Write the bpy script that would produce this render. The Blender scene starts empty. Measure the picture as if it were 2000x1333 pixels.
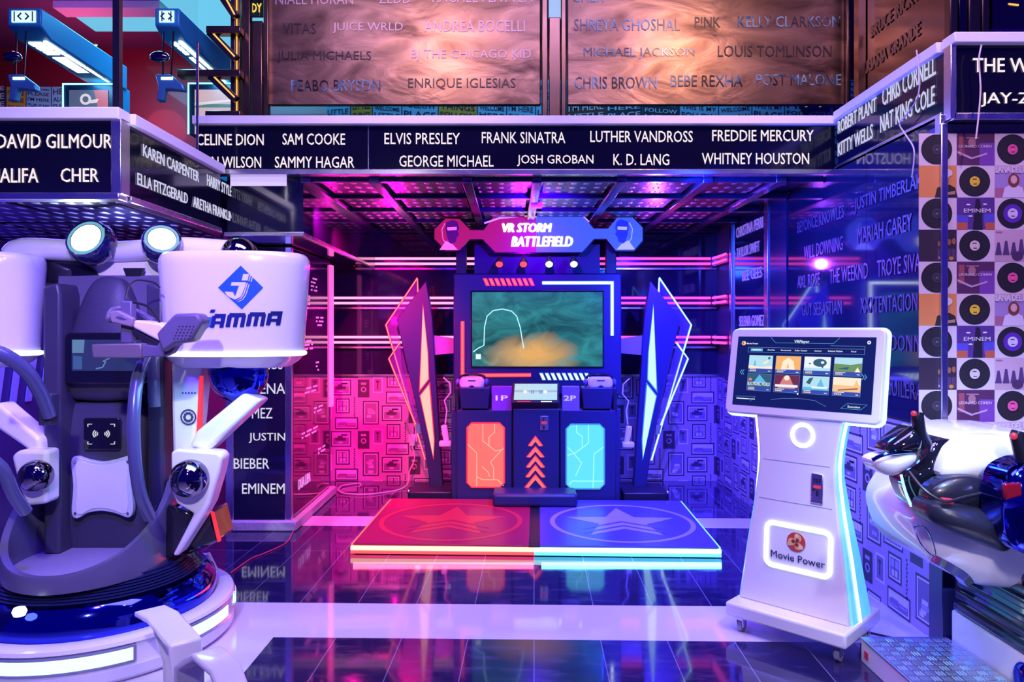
import bpy, bmesh, math, random
from mathutils import Vector, Matrix, Euler
random.seed(7)
SC = bpy.context.scene
COL = SC.collection
PI = math.pi

# ---------------------------------------------------------------- camera
F, CX, CY, H = 1430.0, 1000.0, 645.0, 1.4      # focal length in px, principal point, eye height
cd = bpy.data.cameras.new('camera'); cam = bpy.data.objects.new('camera', cd); COL.objects.link(cam)
cam.location = (0, 0, H); cam.rotation_euler = (PI/2, 0, 0)
cd.sensor_width = 36; cd.lens = F/2000*36; cd.shift_y = -(666.5-CY)/2000; cd.clip_start = .05
SC.camera = cam
SC.view_settings.view_transform = 'Standard'; SC.view_settings.look = 'None'
SC.view_settings.gamma = 1; SC.view_settings.use_curve_mapping = False
SC.view_settings.exposure = 0.0

# ---------------------------------------------------------------- world and large lamps
w = bpy.data.worlds.new('world'); SC.world = w; w.use_nodes = True
bg = w.node_tree.nodes['Background']
bg.inputs[0].default_value = (.035, .012, 1, 1); bg.inputs[1].default_value = .34

def lamp(name, kind, loc, col, power, size=.3, size_y=None, target=None, spot=60, blend=.6):
    d = bpy.data.lights.new(name, kind); d.color = col; d.energy = power
    if kind == 'AREA':
        d.size = size
        if size_y: d.shape = 'RECTANGLE'; d.size_y = size_y
    elif kind == 'SPOT': d.spot_size = math.radians(spot); d.spot_blend = blend; d.shadow_soft_size = size
    else: d.shadow_soft_size = size
    o = bpy.data.objects.new(name, d); COL.objects.link(o); o.location = loc
    if target is not None:
        o.rotation_euler = (Vector(target)-Vector(loc)).to_track_quat('-Z', 'Y').to_euler()
    return o
# added hall fills: unseen overhead lamps above the aisle and the camera
lamp('hall_fill', 'AREA', (0, 2.1, 4.5), (.56, .38, 1.0), 170, 3.4, 1.2, (0, 3.0, 0))
for x, y, pw, tx in ((-.7, 1.5, 50, -.6), (.95, 1.5, 62, 1.0), (2.0, 1.2, 90, 1.7)):
    lamp('hall_spot_fill', 'SPOT', (x, y, 4.2), (.88, .68, 1), pw, .06, None, (tx, 3.3, .5), 75, 1)
# added magenta and blue fill spots under the alcove ceiling, no real fittings
for nm, x, y, col, pw, t, an in (('magenta', -1.1, 5.0, (1, .0, .16), 620, (-1.25, 6.8, .45), 80), ('magenta', -.5, 5.2, (1, .0, .28), 120, (-.95, 5.6, 0), 90), ('magenta', -1.15, 4.6, (1, .0, .40), 240, (-1.6, 5.7, 1.2), 80),
        ('blue', 1.3, 5.0, (.06, .02, 1), 800, (1.5, 6.8, .45), 85), ('blue', .9, 4.9, (.05, .02, 1), 330, (1.3, 5.0, 0), 110), ('blue', .2, 4.6, (.10, .0, 1), 160, (.1, 6.7, 1.9), 110)):
    lamp('alcove_%s_spot' % nm, 'SPOT', (x, y, 2.22), col, pw, .015, None, t, an, 1)
for x, col in ((-1.0, (1, .0, .5)), (.1, (.55, .0, 1)), (1.2, (.30, .05, 1))): lamp('ceiling_wash_fill', 'SPOT', (x, 6.1, 1.95), col, 40, .04, None, (x, 5.4, 2.6), 150, 1)  # added washes that colour the alcove ceiling
lamp('right_wall_blue_fill', 'AREA', (.9, 4.2, 2.2), (.015, .06, 1), 130, .8, .3, (1.9, 4.2, .9))  # added blue fill for the right wall
lamp('left_ceiling_blue_lamp', 'AREA', (-2.6, 4.3, 1.94), (.08, .05, 1), 60, 1.2, 1.2, (-2.6, 4.3, 0))
lamp('pillar_magenta_fill', 'POINT', (-1.25, 5.75, 1.5), (1, .0, .35), 24, .012)  # added magenta fill for the pillar side
lamp('right_ride_low_fill', 'SPOT', (1.0, .8, 1.7), (1, .85, .95), 110, .06, None, (1.93, 2.7, .5), 45, 1)  # added fill hanging free in the hall, lifts the lower shell
lamp('back_corner_magenta_fill', 'SPOT', (-2.2, 5.2, 1.92), (1, .0, .16), 150, .015, None, (-2.5, 6.8, .7), 90, 1)  # added magenta fill for the recess behind the pillar
lamp('machine_blue_fill', 'SPOT', (1.3, 3.6, 2.28), (.01, .06, 1), 280, .02, None, (.35, 5.8, 1.1), 70, 1)  # added blue fill on the machine front
lamp('machine_violet_fill', 'SPOT', (-.6, 3.7, 2.28), (.10, .0, 1), 70, .02, None, (-.2, 5.8, 1.1), 60, 1)  # added violet fill on the machine's red side
lamp('seat_blue_fill', 'SPOT', (-1.2, 1.9, 2.6), (.12, .03, 1), 380, .1, None, (-1.95, 3.4, .9), 60, 1)  # added blue fill thrown into the seat column
lamp('right_ride_blue_fill', 'SPOT', (1.35, 2.0, 1.9), (.06, .35, 1), 130, .1, None, (1.95, 2.9, .7), 70, 1)  # added blue fill for the egg ride and step
lamp('left_ride_fill', 'SPOT', (-.9, .2, 3.0), (.98, .88, 1), 270, .06, None, (-1.55, 3.3, 1.2), 55, 1)  # added fill that whitens the left ride
lamp('right_ride_fill', 'SPOT', (1.2, .6, 3.4), (1, .80, .72), 210, .06, None, (1.93, 2.7, .55), 44, 1)  # added warm fill that whitens the egg ride
lamp('ride_up_fill', 'SPOT', (-2.0, 3.75, 1.72), (.25, .30, 1), 45, .05, None, (-2.0, 3.9, 2.5), 150, 1)  # added uplight to brighten the low left ceiling, not a ride fitting
# warm spots aimed at the bronze panels
lamp('warm_spot', 'SPOT', (-.55, 3.2, 3.75), (1, .56, .32), 46, .05, None, (-.6, 4.7, 3.05), 75)
lamp('warm_spot', 'SPOT', (1.35, 3.2, 3.75), (1, .56, .30), 62, .05, None, (1.25, 4.7, 3.05), 75)
lamp('warm_spot', 'SPOT', (2.05, 1.7, 3.6), (1, .56, .50), 52, .05, None, (2.2, 3.1, 1.4), 60)

# ---------------------------------------------------------------- helpers
def P(x, y, Y): return Vector(((x-CX)*Y/F, Y, H+(CY-y)*Y/F))
def PX(x, y, X):
    Y = X*F/(x-CX); return Vector((X, Y, H+(CY-y)*Y/F))
def PZ(x, y, z):
    Y = F*(H-z)/(y-CY); return Vector(((x-CX)*Y/F, Y, z))

MATS = {}
def mat(name, col=(.5,.5,.5), rough=.5, metal=0., emit=None, es=1., coat=0., trans=0., ior=1.45, alpha=1., spec=.5):
    if name in MATS: return MATS[name]
    m = bpy.data.materials.new(name); m.use_nodes = True
    b = m.node_tree.nodes['Principled BSDF']
    b.inputs['Base Color'].default_value = (*col, 1); b.inputs['Roughness'].default_value = rough
    b.inputs['Metallic'].default_value = metal; b.inputs['Coat Weight'].default_value = coat
    b.inputs['Coat Roughness'].default_value = .05
    b.inputs['Transmission Weight'].default_value = trans; b.inputs['IOR'].default_value = ior
    b.inputs['Alpha'].default_value = alpha; b.inputs['Specular IOR Level'].default_value = spec
    if emit: b.inputs['Emission Color'].default_value = (*emit, 1); b.inputs['Emission Strength'].default_value = es
    MATS[name] = m; return m
def nodes(m): return m.node_tree.nodes, m.node_tree.links, m.node_tree.nodes['Principled BSDF']
def rough_noise(m, scale, lo, hi, bump=0., detail=4, stretch=(1,1,1)):
    n, l, b = nodes(m)
    tc = n.new('ShaderNodeTexCoord'); mp = n.new('ShaderNodeMapping'); mp.inputs['Scale'].default_value = stretch
    t = n.new('ShaderNodeTexNoise'); t.inputs['Scale'].default_value = scale; t.inputs['Detail'].default_value = detail
    r = n.new('ShaderNodeMapRange'); r.inputs[3].default_value = lo; r.inputs[4].default_value = hi
    l.new(tc.outputs['Object'], mp.inputs[0]); l.new(mp.outputs[0], t.inputs['Vector'])
    l.new(t.outputs['Fac'], r.inputs[0]); l.new(r.outputs[0], b.inputs['Roughness'])
    if bump:
        bp = n.new('ShaderNodeBump'); bp.inputs['Strength'].default_value = bump; bp.inputs['Distance'].default_value = .02
        l.new(t.outputs['Fac'], bp.inputs['Height']); l.new(bp.outputs[0], b.inputs['Normal'])
    return m

class MB:
    def __init__(s): s.v = []; s.f = []; s.m = []
    def add(s, vs, fs, mi=0):
        k = len(s.v); s.v += [Vector(v) for v in vs]
        for f in fs: s.f.append(tuple(i+k for i in f)); s.m.append(mi)
        return s
    def box(s, x0, x1, y0, y1, z0, z1, mi=0):
        vs = [(x,y,z) for x in (x0,x1) for y in (y0,y1) for z in (z0,z1)]
        return s.add(vs, [(0,1,3,2),(4,6,7,5),(0,4,5,1),(2,3,7,6),(0,2,6,4),(1,5,7,3)], mi)
    def quad(s, a, b, c, d, mi=0): return s.add([a,b,c,d], [(0,1,2,3)], mi)
    def poly(s, pts, mi=0): return s.add(pts, [tuple(range(len(pts)))], mi)
    def prism(s, pts, d, mi=0):
        n = len(pts); d = Vector(d); vs = [Vector(p) for p in pts]+[Vector(p)+d for p in pts]
        fs = [tuple(range(n))[::-1], tuple(range(n, 2*n))]+[(i,(i+1)%n,n+(i+1)%n,n+i) for i in range(n)]
        return s.add(vs, fs, mi)
    def loft(s, loops, mi=0, cap0=True, cap1=True, closed=True):
        n = len(loops[0]); vs = [p for L in loops for p in L]; fs = []
        for k in range(len(loops)-1):
            for i in range(n if closed else n-1):
                j = (i+1) % n
                fs.append((k*n+i, k*n+j, (k+1)*n+j, (k+1)*n+i))
        if cap0: fs.append(tuple(range(n))[::-1])
        if cap1: fs.append(tuple((len(loops)-1)*n+i for i in range(n)))
        return s.add(vs, fs, mi)
    def tube(s, path, r, n=10, mi=0, closed=False):
        path = [Vector(p) for p in path]; N = len(path); loops = []
        up = Vector((0,0,1)); prev = None
        for i, p in enumerate(path):
            if closed: t = (path[(i+1)%N]-path[i-1])
            else: t = path[min(i+1,N-1)]-path[max(i-1,0)]
            t.normalize()
            if prev is None:
                a = up if abs(t.dot(up)) < .95 else Vector((1,0,0)); u = (a - t*a.dot(t)).normalized()
            else: u = (prev - t*prev.dot(t)).normalized()
            prev = u; v = t.cross(u); rr = r[i] if isinstance(r, (list,tuple)) else r
            loops.append([p+(u*math.cos(k*2*PI/n)+v*math.sin(k*2*PI/n))*rr for k in range(n)])
        if closed: loops.append(loops[0]); return s.loft(loops, mi, False, False)
        return s.loft(loops, mi)
    def sweep(s, path, wd, w, t, mi=0):        # flat bar: width w along wd, thickness t across
        path = [Vector(p) for p in path]; wd = Vector(wd).normalized(); N = len(path); loops = []
        for i, p in enumerate(path):
            d0 = (path[i]-path[i-1]).normalized() if i else (path[1]-path[0]).normalized()
            d1 = (path[i+1]-path[i]).normalized() if i < N-1 else d0
            tn = (d0+d1).normalized(); nn = tn.cross(wd).normalized(); k = 1/max(.5, tn.dot(d0))
            loops.append([p+wd*a*w/2+nn*b*t/2*k for a, b in ((-1,-1),(1,-1),(1,1),(-1,1))])
        return s.loft(loops, mi)
    def lathe(s, prof, c, n=32, mi=0, a0=0., a1=2*PI, sx=1., sy=1., M=None):
        full = abs(a1-a0-2*PI) < 1e-4; N = n if full else n+1; vs = []; fs = []
        for k in range(N):
            a = a0+(a1-a0)*k/n
            for r, z in prof:
                q = Vector((r*math.cos(a)*sx, r*math.sin(a)*sy, z))
                if M: q = M @ q
                vs.append(Vector(c)+q)
        m = len(prof)
        for k in range(n):
            j = (k+1) % N
            for i in range(m-1): fs.append((k*m+i, j*m+i, j*m+i+1, k*m+i+1))
        return s.add(vs, fs, mi)
    def ell(s, c, rx, ry, rz, n=28, m=14, mi=0, M=None):
        return s.lathe([(math.sin(PI*i/m)*1.0, -math.cos(PI*i/m)) for i in range(m+1)], (0,0,0), n, mi,
                       M=(Matrix.Translation(Vector(c)) @ (M or Matrix()) @ Matrix.Diagonal((rx,ry,rz,1))))
    def disc(s, c, nrm, r, n=32, mi=0, r0=0., t=0.):
        nrm = Vector(nrm).normalized(); a = Vector((0,0,1)) if abs(nrm.z) < .9 else Vector((1,0,0))
        u = a.cross(nrm).normalized(); v = nrm.cross(u); c = Vector(c)
        ring = lambda rr, o=0: [c+nrm*o+(u*math.cos(2*PI*k/n)+v*math.sin(2*PI*k/n))*rr for k in range(n)]
        if r0: L = [ring(r0), ring(r)]; L = L if not t else [ring(r0), ring(r0,t), ring(r,t), ring(r), ring(r0)]; return s.loft(L, mi, False, False)
        if t: return s.loft([ring(r), ring(r,t)], mi)
        return s.poly(ring(r), mi)
    def obj(s, name, mats, parent=None, bevel=0., seg=2, ang=32, sub=0, kind=None):
        if not isinstance(mats, (list,tuple)): mats = [mats]
        me = bpy.data.meshes.new(name)
        inv = mw(parent).inverted() if parent else Matrix()
        me.from_pydata([inv @ v for v in s.v], [], s.f)
        for m in mats: me.materials.append(m)
        me.polygons.foreach_set('material_index', s.m)
        bm = bmesh.new(); bm.from_mesh(me)
        bmesh.ops.remove_doubles(bm, verts=bm.verts, dist=1e-5)
        bmesh.ops.recalc_face_normals(bm, faces=bm.faces); bm.to_mesh(me); bm.free()
        me.polygons.foreach_set('use_smooth', [True]*len(me.polygons))
        me.set_sharp_from_angle(angle=math.radians(ang))
        o = bpy.data.objects.new(name, me); COL.objects.link(o)
        if parent: o.parent = parent
        if kind: o['kind'] = kind
        if bevel:
            b = o.modifiers.new('b', 'BEVEL'); b.width = bevel; b.segments = seg; b.limit_method = 'ANGLE'
            b.angle_limit = math.radians(40); b.harden_normals = False
        if sub:
            q = o.modifiers.new('s', 'SUBSURF'); q.levels = sub; q.render_levels = sub
        return o
    # text: fits the string's box into w x h at o along u, v
    def text(s, st, o, u, v, w=None, h=None, mi=0, ext=.002, bold=0., shear=0.):
        vs, fs, W, Ht = text_geo(st, bold, shear)
        o = Vector(o); u = Vector(u).normalized(); v = Vector(v).normalized(); n = u.cross(v)
        if w is None: w = h*W/Ht
        if h is None: h = w*Ht/W
        s.add([o+u*(a/W*w)+v*(b/Ht*h)+n*(c*ext) for a, b, c in vs], fs, mi); return s
_T = {}
def text_geo(st, bold, shear):
    key = (st, bold, shear)
    if key in _T: return _T[key]
    cu = bpy.data.curves.new('t', 'FONT'); cu.body = st; cu.offset = bold; cu.shear = shear; cu.resolution_u = 2
    cu.extrude = .5
    ob = bpy.data.objects.new('t', cu); COL.objects.link(ob)
    dg = bpy.context.evaluated_depsgraph_get(); me = bpy.data.meshes.new_from_object(ob.evaluated_get(dg))
    xs = [q.co.x for q in me.vertices]; ys = [q.co.y for q in me.vertices]
    x0, y0 = min(xs), min(ys)
    r = ([(q.co.x-x0, q.co.y-y0, q.co.z+.5) for q in me.vertices], [tuple(p.vertices) for p in me.polygons], max(xs)-x0, max(ys)-y0)
    bpy.data.objects.remove(ob); bpy.data.curves.remove(cu); bpy.data.meshes.remove(me)
    _T[key] = r; return r
def mw(o):
    m = Matrix.Translation(o.location) @ o.rotation_euler.to_matrix().to_4x4()
    return (mw(o.parent) @ m) if o.parent else m
def thing(name, label, cat, loc=(0,0,0), rz=0., group=None):
    o = bpy.data.objects.new(name, None); COL.objects.link(o); o.empty_display_size = .1
    o.location = loc; o.rotation_euler = (0,0,rz); return tag(o, label, cat, group)
def tag(o, label, cat, group=None):
    o['label'] = label; o['category'] = cat
    if group: o['group'] = group
    return o
def struct(mb, name, mats, parent=None, **k): return mb.obj(name, mats, parent, kind=None if parent else 'structure', **k)

# ---------------------------------------------------------------- materials
BOARD = mat('board_black', (.004,.004,.014), .12, coat=.25)
WHITE = mat('white_gloss', (.82,.80,.84), .22, coat=.6)
WMATT = mat('white_paint', (.80,.78,.82), .4)
LEDGE = mat('ledge_white', (.95,.93,.95), .35)
NAVY = rough_noise(mat('black_gloss_panel', (.012,.012,.035), .07, coat=1.), 1.3, .05, .12, .03)
BLACK = mat('black_plastic', (.015,.015,.02), .35)
BGLOSS = mat('black_gloss', (.008,.008,.012), .06, coat=1.)
CHROME = rough_noise(mat('brushed_metal', (.75,.72,.75), .25, 1.), 9, .2, .32)
BCHROME = mat('blue_chrome', (.035,.05,.50), .06, 1.)
DCHROME = mat('dark_chrome', (.22,.20,.24), .05, 1.)
DGREY = mat('dark_grey_plastic', (.045,.04,.075), .36)
MGREY = mat('grey_plastic', (.12,.10,.16), .36)
LEATH = rough_noise(mat('black_leather', (.05,.043,.085), .5), 60, .4, .6, .08)
CABB = mat('cabinet_blue_black', (.018,.022,.085), .38)
CABD = mat('cabinet_dark', (.012,.012,.03), .4)
BRONZE = mat('bronze_sheet', (.40,.25,.17), .26, 1.)
DBRON = mat('dark_bronze', (.16,.10,.08), .3, 1.)
GLASS = mat('clear_glass', (.0,.0,.0), .0, trans=1., ior=1.02)
ACRY = mat('clear_acrylic', (.14,.10,.30), .05, alpha=.25)
E = lambda n, c, s: mat(n, (.02,.02,.02), .5, emit=c, es=s)
EW = E('led_white', (.80,.90,1), 3.0)
ETXT = E('lit_letters', (1,.86,.90), 1.0)
EC = E('led_cyan', (.25,.85,1), 2.6)
ER = E('led_red', (1,.02,.05), 1.3)
ERW = E('led_red_white', (1,.12,.09), 1.45)
EBB = E('led_blue_halo', (.04,.25,1), 1.0)
EP = E('tube_pink', (1,.06,.45), 1.9)
EPW = E('tube_pink_white', (1,.36,.62), 1.5)
def rough_mat_bronze():
    n, l, b = nodes(BRONZE)
    tc = n.new('ShaderNodeTexCoord'); mp = n.new('ShaderNodeMapping'); mp.inputs['Scale'].default_value = (1,1,2.2)
    t = n.new('ShaderNodeTexNoise'); t.inputs['Scale'].default_value = 2.4; t.inputs['Detail'].default_value = 5; t.inputs['Distortion'].default_value = 1.2
    cr = n.new('ShaderNodeValToRGB'); cr.color_ramp.elements[0].position = .3; cr.color_ramp.elements[0].color = (.07,.04,.03,1)
    cr.color_ramp.elements[1].position = .72; cr.color_ramp.elements[1].color = (.34,.20,.125,1)
    bp = n.new('ShaderNodeBump'); bp.inputs['Strength'].default_value = .12; bp.inputs['Distance'].default_value = .05
    l.new(tc.outputs['Object'], mp.inputs[0]); l.new(mp.outputs[0], t.inputs['Vector']); l.new(t.outputs['Fac'], cr.inputs[0])
    l.new(cr.outputs[0], b.inputs['Base Color']); l.new(t.outputs['Fac'], bp.inputs['Height']); l.new(bp.outputs[0], b.inputs['Normal'])
    b.inputs['Roughness'].default_value = .40
rough_mat_bronze()
# ================================================================ THE SETTING
# ---- floor: dark polished planks with white marble strips
def floor_mat():
    m = mat('floor_tiles', (.02,.02,.05), .08, coat=.5); n, l, b = nodes(m)
    tc = n.new('ShaderNodeTexCoord'); mp = n.new('ShaderNodeMapping'); mp.inputs['Rotation'].default_value = (0,0,PI/2+.03)
    br = n.new('ShaderNodeTexBrick'); br.inputs['Scale'].default_value = 1; br.inputs['Brick Width'].default_value = 2.3; br.inputs['Row Height'].default_value = .30
    br.inputs['Mortar Size'].default_value = .0022; br.inputs['Color1'].default_value = (.010,.008,.045,1); br.inputs['Color2'].default_value = (.022,.016,.075,1); br.inputs['Mortar'].default_value = (.20,.18,.28,1)
    l.new(tc.outputs['Object'], mp.inputs[0]); l.new(mp.outputs[0], br.inputs['Vector'])
    ns = n.new('ShaderNodeTexNoise'); ns.inputs['Scale'].default_value = 7; ns.inputs['Detail'].default_value = 9; ns.inputs['Roughness'].default_value = .7
    ms = n.new('ShaderNodeMapping'); ms.inputs['Scale'].default_value = (.6, 2.2, 1); l.new(tc.outputs['Object'], ms.inputs[0]); l.new(ms.outputs[0], ns.inputs['Vector'])
    dirt = n.new('ShaderNodeMapRange'); dirt.inputs[1].default_value = .52; dirt.inputs[2].default_value = .78; dirt.inputs[3].default_value = 0; dirt.inputs[4].default_value = .55
    l.new(ns.outputs['Fac'], dirt.inputs[0])
    mx0 = n.new('ShaderNodeMix'); mx0.data_type = 'RGBA'; mx0.inputs['B'].default_value = (.13,.10,.26,1)
    l.new(dirt.outputs[0], mx0.inputs['Factor']); l.new(br.outputs['Color'], mx0.inputs['A'])
    # marble strips, told apart by place on the floor (rotated a little like the planks)
    rot = n.new('ShaderNodeMapping'); rot.inputs['Rotation'].default_value = (0,0,.022); l.new(tc.outputs['Object'], rot.inputs[0])
    sp = n.new('ShaderNodeSeparateXYZ'); l.new(rot.outputs[0], sp.inputs[0])
    def mth(op, a, bb):
        q = n.new('ShaderNodeMath'); q.operation = op
        for k, vv in enumerate((a, bb)):
            if isinstance(vv, (int, float)): q.inputs[k].default_value = vv
            else: l.new(vv, q.inputs[k])
        return q.outputs[0]
    X, Y = sp.outputs[0], sp.outputs[1]
    band = lambda a, lo, hi: mth('MULTIPLY', mth('GREATER_THAN', a, lo), mth('LESS_THAN', a, hi))
    f = mth('MAXIMUM', band(Y, 3.31, 3.73), band(Y, 5.20, 5.47))
    f = mth('MAXIMUM', f, mth('MULTIPLY', mth('LESS_THAN', X, -1.16), mth('LESS_THAN', Y, 3.7)))
    f = mth('MAXIMUM', f, mth('MULTIPLY', mth('GREATER_THAN', X, 1.70), mth('LESS_THAN', Y, 4.0)))
    mx = n.new('ShaderNodeMix'); mx.data_type = 'RGBA'; mx.inputs['B'].default_value = (.72,.66,.78,1)
    l.new(f, mx.inputs['Factor']); l.new(mx0.outputs['Result'], mx.inputs['A']); l.new(mx.outputs['Result'], b.inputs['Base Color'])
    r = n.new('ShaderNodeMapRange'); r.inputs[3].default_value = .045; r.inputs[4].default_value = .2; r.inputs[1].default_value = .4; r.inputs[2].default_value = .85
    l.new(ns.outputs['Fac'], r.inputs[0]); l.new(r.outputs[0], b.inputs['Roughness'])
    return m
struct(MB().quad((-4.5,-3,0),(4.5,-3,0),(4.5,7.2,0),(-4.5,7.2,0)), 'floor', floor_mat())

# ---- wallpaper of framed pictures (flat print; pattern stays in one mesh)
WPM = [mat('wallpaper_ground', (.42,.32,.42), .55), mat('wallpaper_frame', (.06,.04,.07), .5), mat('wallpaper_mount', (.72,.66,.72), .55),
       mat('wallpaper_picture', (.22,.17,.25), .55), mat('wallpaper_mid', (.42,.36,.44), .55)]
def wallpaper(name, o, u, W, Ht, parent, ph=0.):
    o = Vector(o); u = Vector(u).normalized(); v = Vector((0,0,1)); nrm = u.cross(v); m = MB()
    def rect(x0, x1, y0, y1, k, d):
        x0, x1 = max(0, x0), min(W, x1); y0, y1 = max(0, y0), min(Ht, y1)
        if x1-x0 < .004 or y1-y0 < .004: return
        g = lambda a, b: o+u*a+v*b+nrm*d
        m.quad(g(x0,y0), g(x1,y0), g(x1,y1), g(x0,y1), k)
    rect(0, W, 0, Ht, 0, .002)
    S = .477/333; rnd = random.Random(3)
    def frame(cx, cy, x0, x1, y0, y1, kind):      # px of a 333 px repeat, y down
        X0, X1 = cx+x0*S, cx+x1*S; Y0, Y1 = cy-y1*S, cy-y0*S; e = .012
        if kind == 'phone':
            rect(X0+.01, X1-.01, Y0, Y1, 1, .0024); rect(X0+.04, X1-.04, Y1-.05, Y1-.03, 4, .0028); 
            c = o+u*((X0+X1)/2)+v*((Y0+Y1)/2-.01)
            if .03 < (X0+X1)/2 < W-.03 and .04 < (Y0+Y1)/2 < Ht-.03: m.disc(c+nrm*.0028, nrm, .026, 16, 4, .015)
            return
        if kind == 'cord':
            for k in range(14):
                yy = Y1-k*.02; rect(X0+(.004 if k%2 else 0), X0+.012+(.004 if k%2 else 0), yy-.014, yy, 1, .0024)
            return
        if kind == 'light': rect(X0, X1, Y0, Y1, 2, .0024); e0 = .012
        else: rect(X0, X1, Y0, Y1, 1, .0024); rect(X0+e, X1-e, Y0+e, Y1-e, 2, .0028); e0 = e+.009
        rect(X0+e0, X1-e0, Y0+e0, Y1-e0, 3, .0032)
        w, h = X1-X0-2*e0, Y1-Y0-2*e0; a, b = X0+e0, Y0+e0
        if kind == 'win':
            rect(a+w*.08, a+w*.92, b+h*.52, b+h*.92, 4, .0036); rect(a+w*.2, a+w*.8, b+h*.08, b+h*.4, 2, .0036); rect(a+w*.46, a+w*.54, b, b+h, 1, .0039)
        elif kind == 'land':
            rect(a, a+w, b+h*.55, b+h, 2, .0036); rect(a+w*.1, a+w*.5, b+h*.45, b+h*.65, 3, .0039); rect(a+w*.55, a+w*.95, b+h*.3, b+h*.42, 4, .0036); rect(a+w*.05, a+w*.45, b+h*.1, b+h*.2, 4, .0036)
        elif kind == 'car':
            rect(a, a+w, b+h*.6, b+h, 4, .0036); rect(a+w*.15, a+w*.8, b+h*.35, b+h*.62, 1, .0039); rect(a+w*.3, a+w*.6, b+h*.62, b+h*.78, 1, .0039); rect(a+w*.35, a+w*.6, b+h*.12, b+h*.24, 2, .0042); rect(a+w*.5, a+w*.9, b+h*.8, b+h*.9, 2, .0036)
        elif kind == 'tall':
            for k in range(7):
                p, q = rnd.random()*.5, rnd.random()*.85; rect(a+w*(.1+p*.6), a+w*(.4+p), b+h*q, b+h*(q+.12), 2 if k % 2 else 4, .0036+k*.0001)
        elif kind == 'light': rect(a+w*.4, a+w*.55, b+h*.2, b+h*.85, 1, .0036); rect(a+w*.25, a+w*.7, b+h*.7, b+h*.85, 1, .0038)
    P0 = .477
    for i in range(-1, int(W/P0)+2):
        for j in range(-1, int(Ht/P0)+3):
            cx = i*P0*.99-.05+ph; cy = Ht-(j*P0)+.0+(P0/2 if i % 2 else 0)+.05
            for it in ((80,170,178,275,'win'),(75,225,300,378,'land'),(48,180,390,492,'car'),(255,360,195,348,'tall'),(215,305,388,505,'phone'),(320,385,375,475,'light'),(196,206,170,330,'cord')):
                frame(cx, cy, *it)
    return m.obj(name, WPM, parent)

WP_TOP = .97
# ---- back wall of the alcove
m = MB().box(-3.4, 1.98, 6.8, 6.9, 0, 2.36)
wb = struct(m, 'wall_back', mat('wall_core', (.06,.05,.10), .5))
m = MB()
for x0, x1 in ((-3.3,-1.3),(-1.296,-.3),(-.296,.75),(.754,1.9)):
    m.box(x0, x1, 6.785, 6.799, WP_TOP+.02, 2.33)
m.obj('gloss_panel', NAVY, wb)
MB().box(-1.7, 1.9, 6.775, 6.799, WP_TOP, WP_TOP+.02).obj('rail', CHROME, wb)
wallpaper('wallpaper', (-1.70, 6.797, 0), (1,0,0), 3.60, WP_TOP, wb)
m = MB().box(-3.4, -1.70, 6.79, 6.799, 0, WP_TOP+.02); m.obj('dark_dado', mat('dado_plum', (.16,.09,.16), .3), wb)

# ---- right wall (runs towards the camera), gloss panels above, wallpaper below
XR = 1.90
wr = struct(MB().box(XR, XR+.12, 3.22, 6.9, 0, 2.36), 'wall_right', MATS['wall_core'])
m = MB()
for y0, y1 in ((3.24,3.9),(3.904,5.02),(5.44,6.25)): m.box(XR-.012, XR, y0, y1, WP_TOP+.0, 2.345)
m.obj('gloss_panel', NAVY, wr)
m = MB()
for y0, y1 in ((5.36,5.44),(6.25,6.31),(3.2,3.24)): m.box(XR-.03, XR+.001, y0, y1, WP_TOP, 2.345)
m.obj('metal_edge', CHROME, wr, bevel=.004)
m = MB().box(XR-.02, XR, 5.02, 5.36, WP_TOP, 2.345); m.obj('return_panel', mat('deep_navy', (.01,.02,.07), .2, coat=.5), wr)
wallpaper('wallpaper', (XR-.001, 6.79, 0), (0,-1,0), 6.79-3.24, WP_TOP, wr, .2)
def wall_names(parent, X, L, mats, ext=.003, sgn=-1):
    for st, x0, x1, yb, hp in L:
        o = PX(x0, yb, X); Y1 = X*F/(x1-CX); m = MB()
        m.text(st, o, (0, 1 if Y1 > o.y else -1, 0), (0,0,1), abs(o.y-Y1), hp*o.y/F, 0, ext, 0)
        m.obj('lettering', mats, parent)
DIMT = mat('cut_letters', (.17,.14,.26), .3, .6)
wall_names(wr, XR-.014, [('BEYONCE KNOWLES',1558,1649,456,22),('JUSTIN TIMBERLAKE',1670,1811,419,31),('WILL DOWNING',1571,1647,507,25),('MARIAH CAREY',1676,1782,477,30),
    ('AXL ROSE',1558,1602,564,24),('THE WEEKND',1621,1696,555,28),('TROYE SIVAN',1714,1812,542,33),('GUY SEBASTIAN',1567,1645,618,25),('XXXTENTACION',1681,1793,613,31),
    ('MADONNA',1716,1815,684,30),('CHRISTINA AGUILERA',1640,1803,756,27)], DIMT)
wall_names(wr, XR-.014, [('CHRISTINA PERRI',1438,1490,466,20),('TAYLOR SWIFT',1439,1483,505,19),('BEE GEES',1450,1488,550,20),('SELENA GOMEZ',1444,1493,638,20)], mat('cut_letters_lit', (.45,.35,.7), .3, .3, emit=(.5,.3,.9), es=.35))

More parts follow.
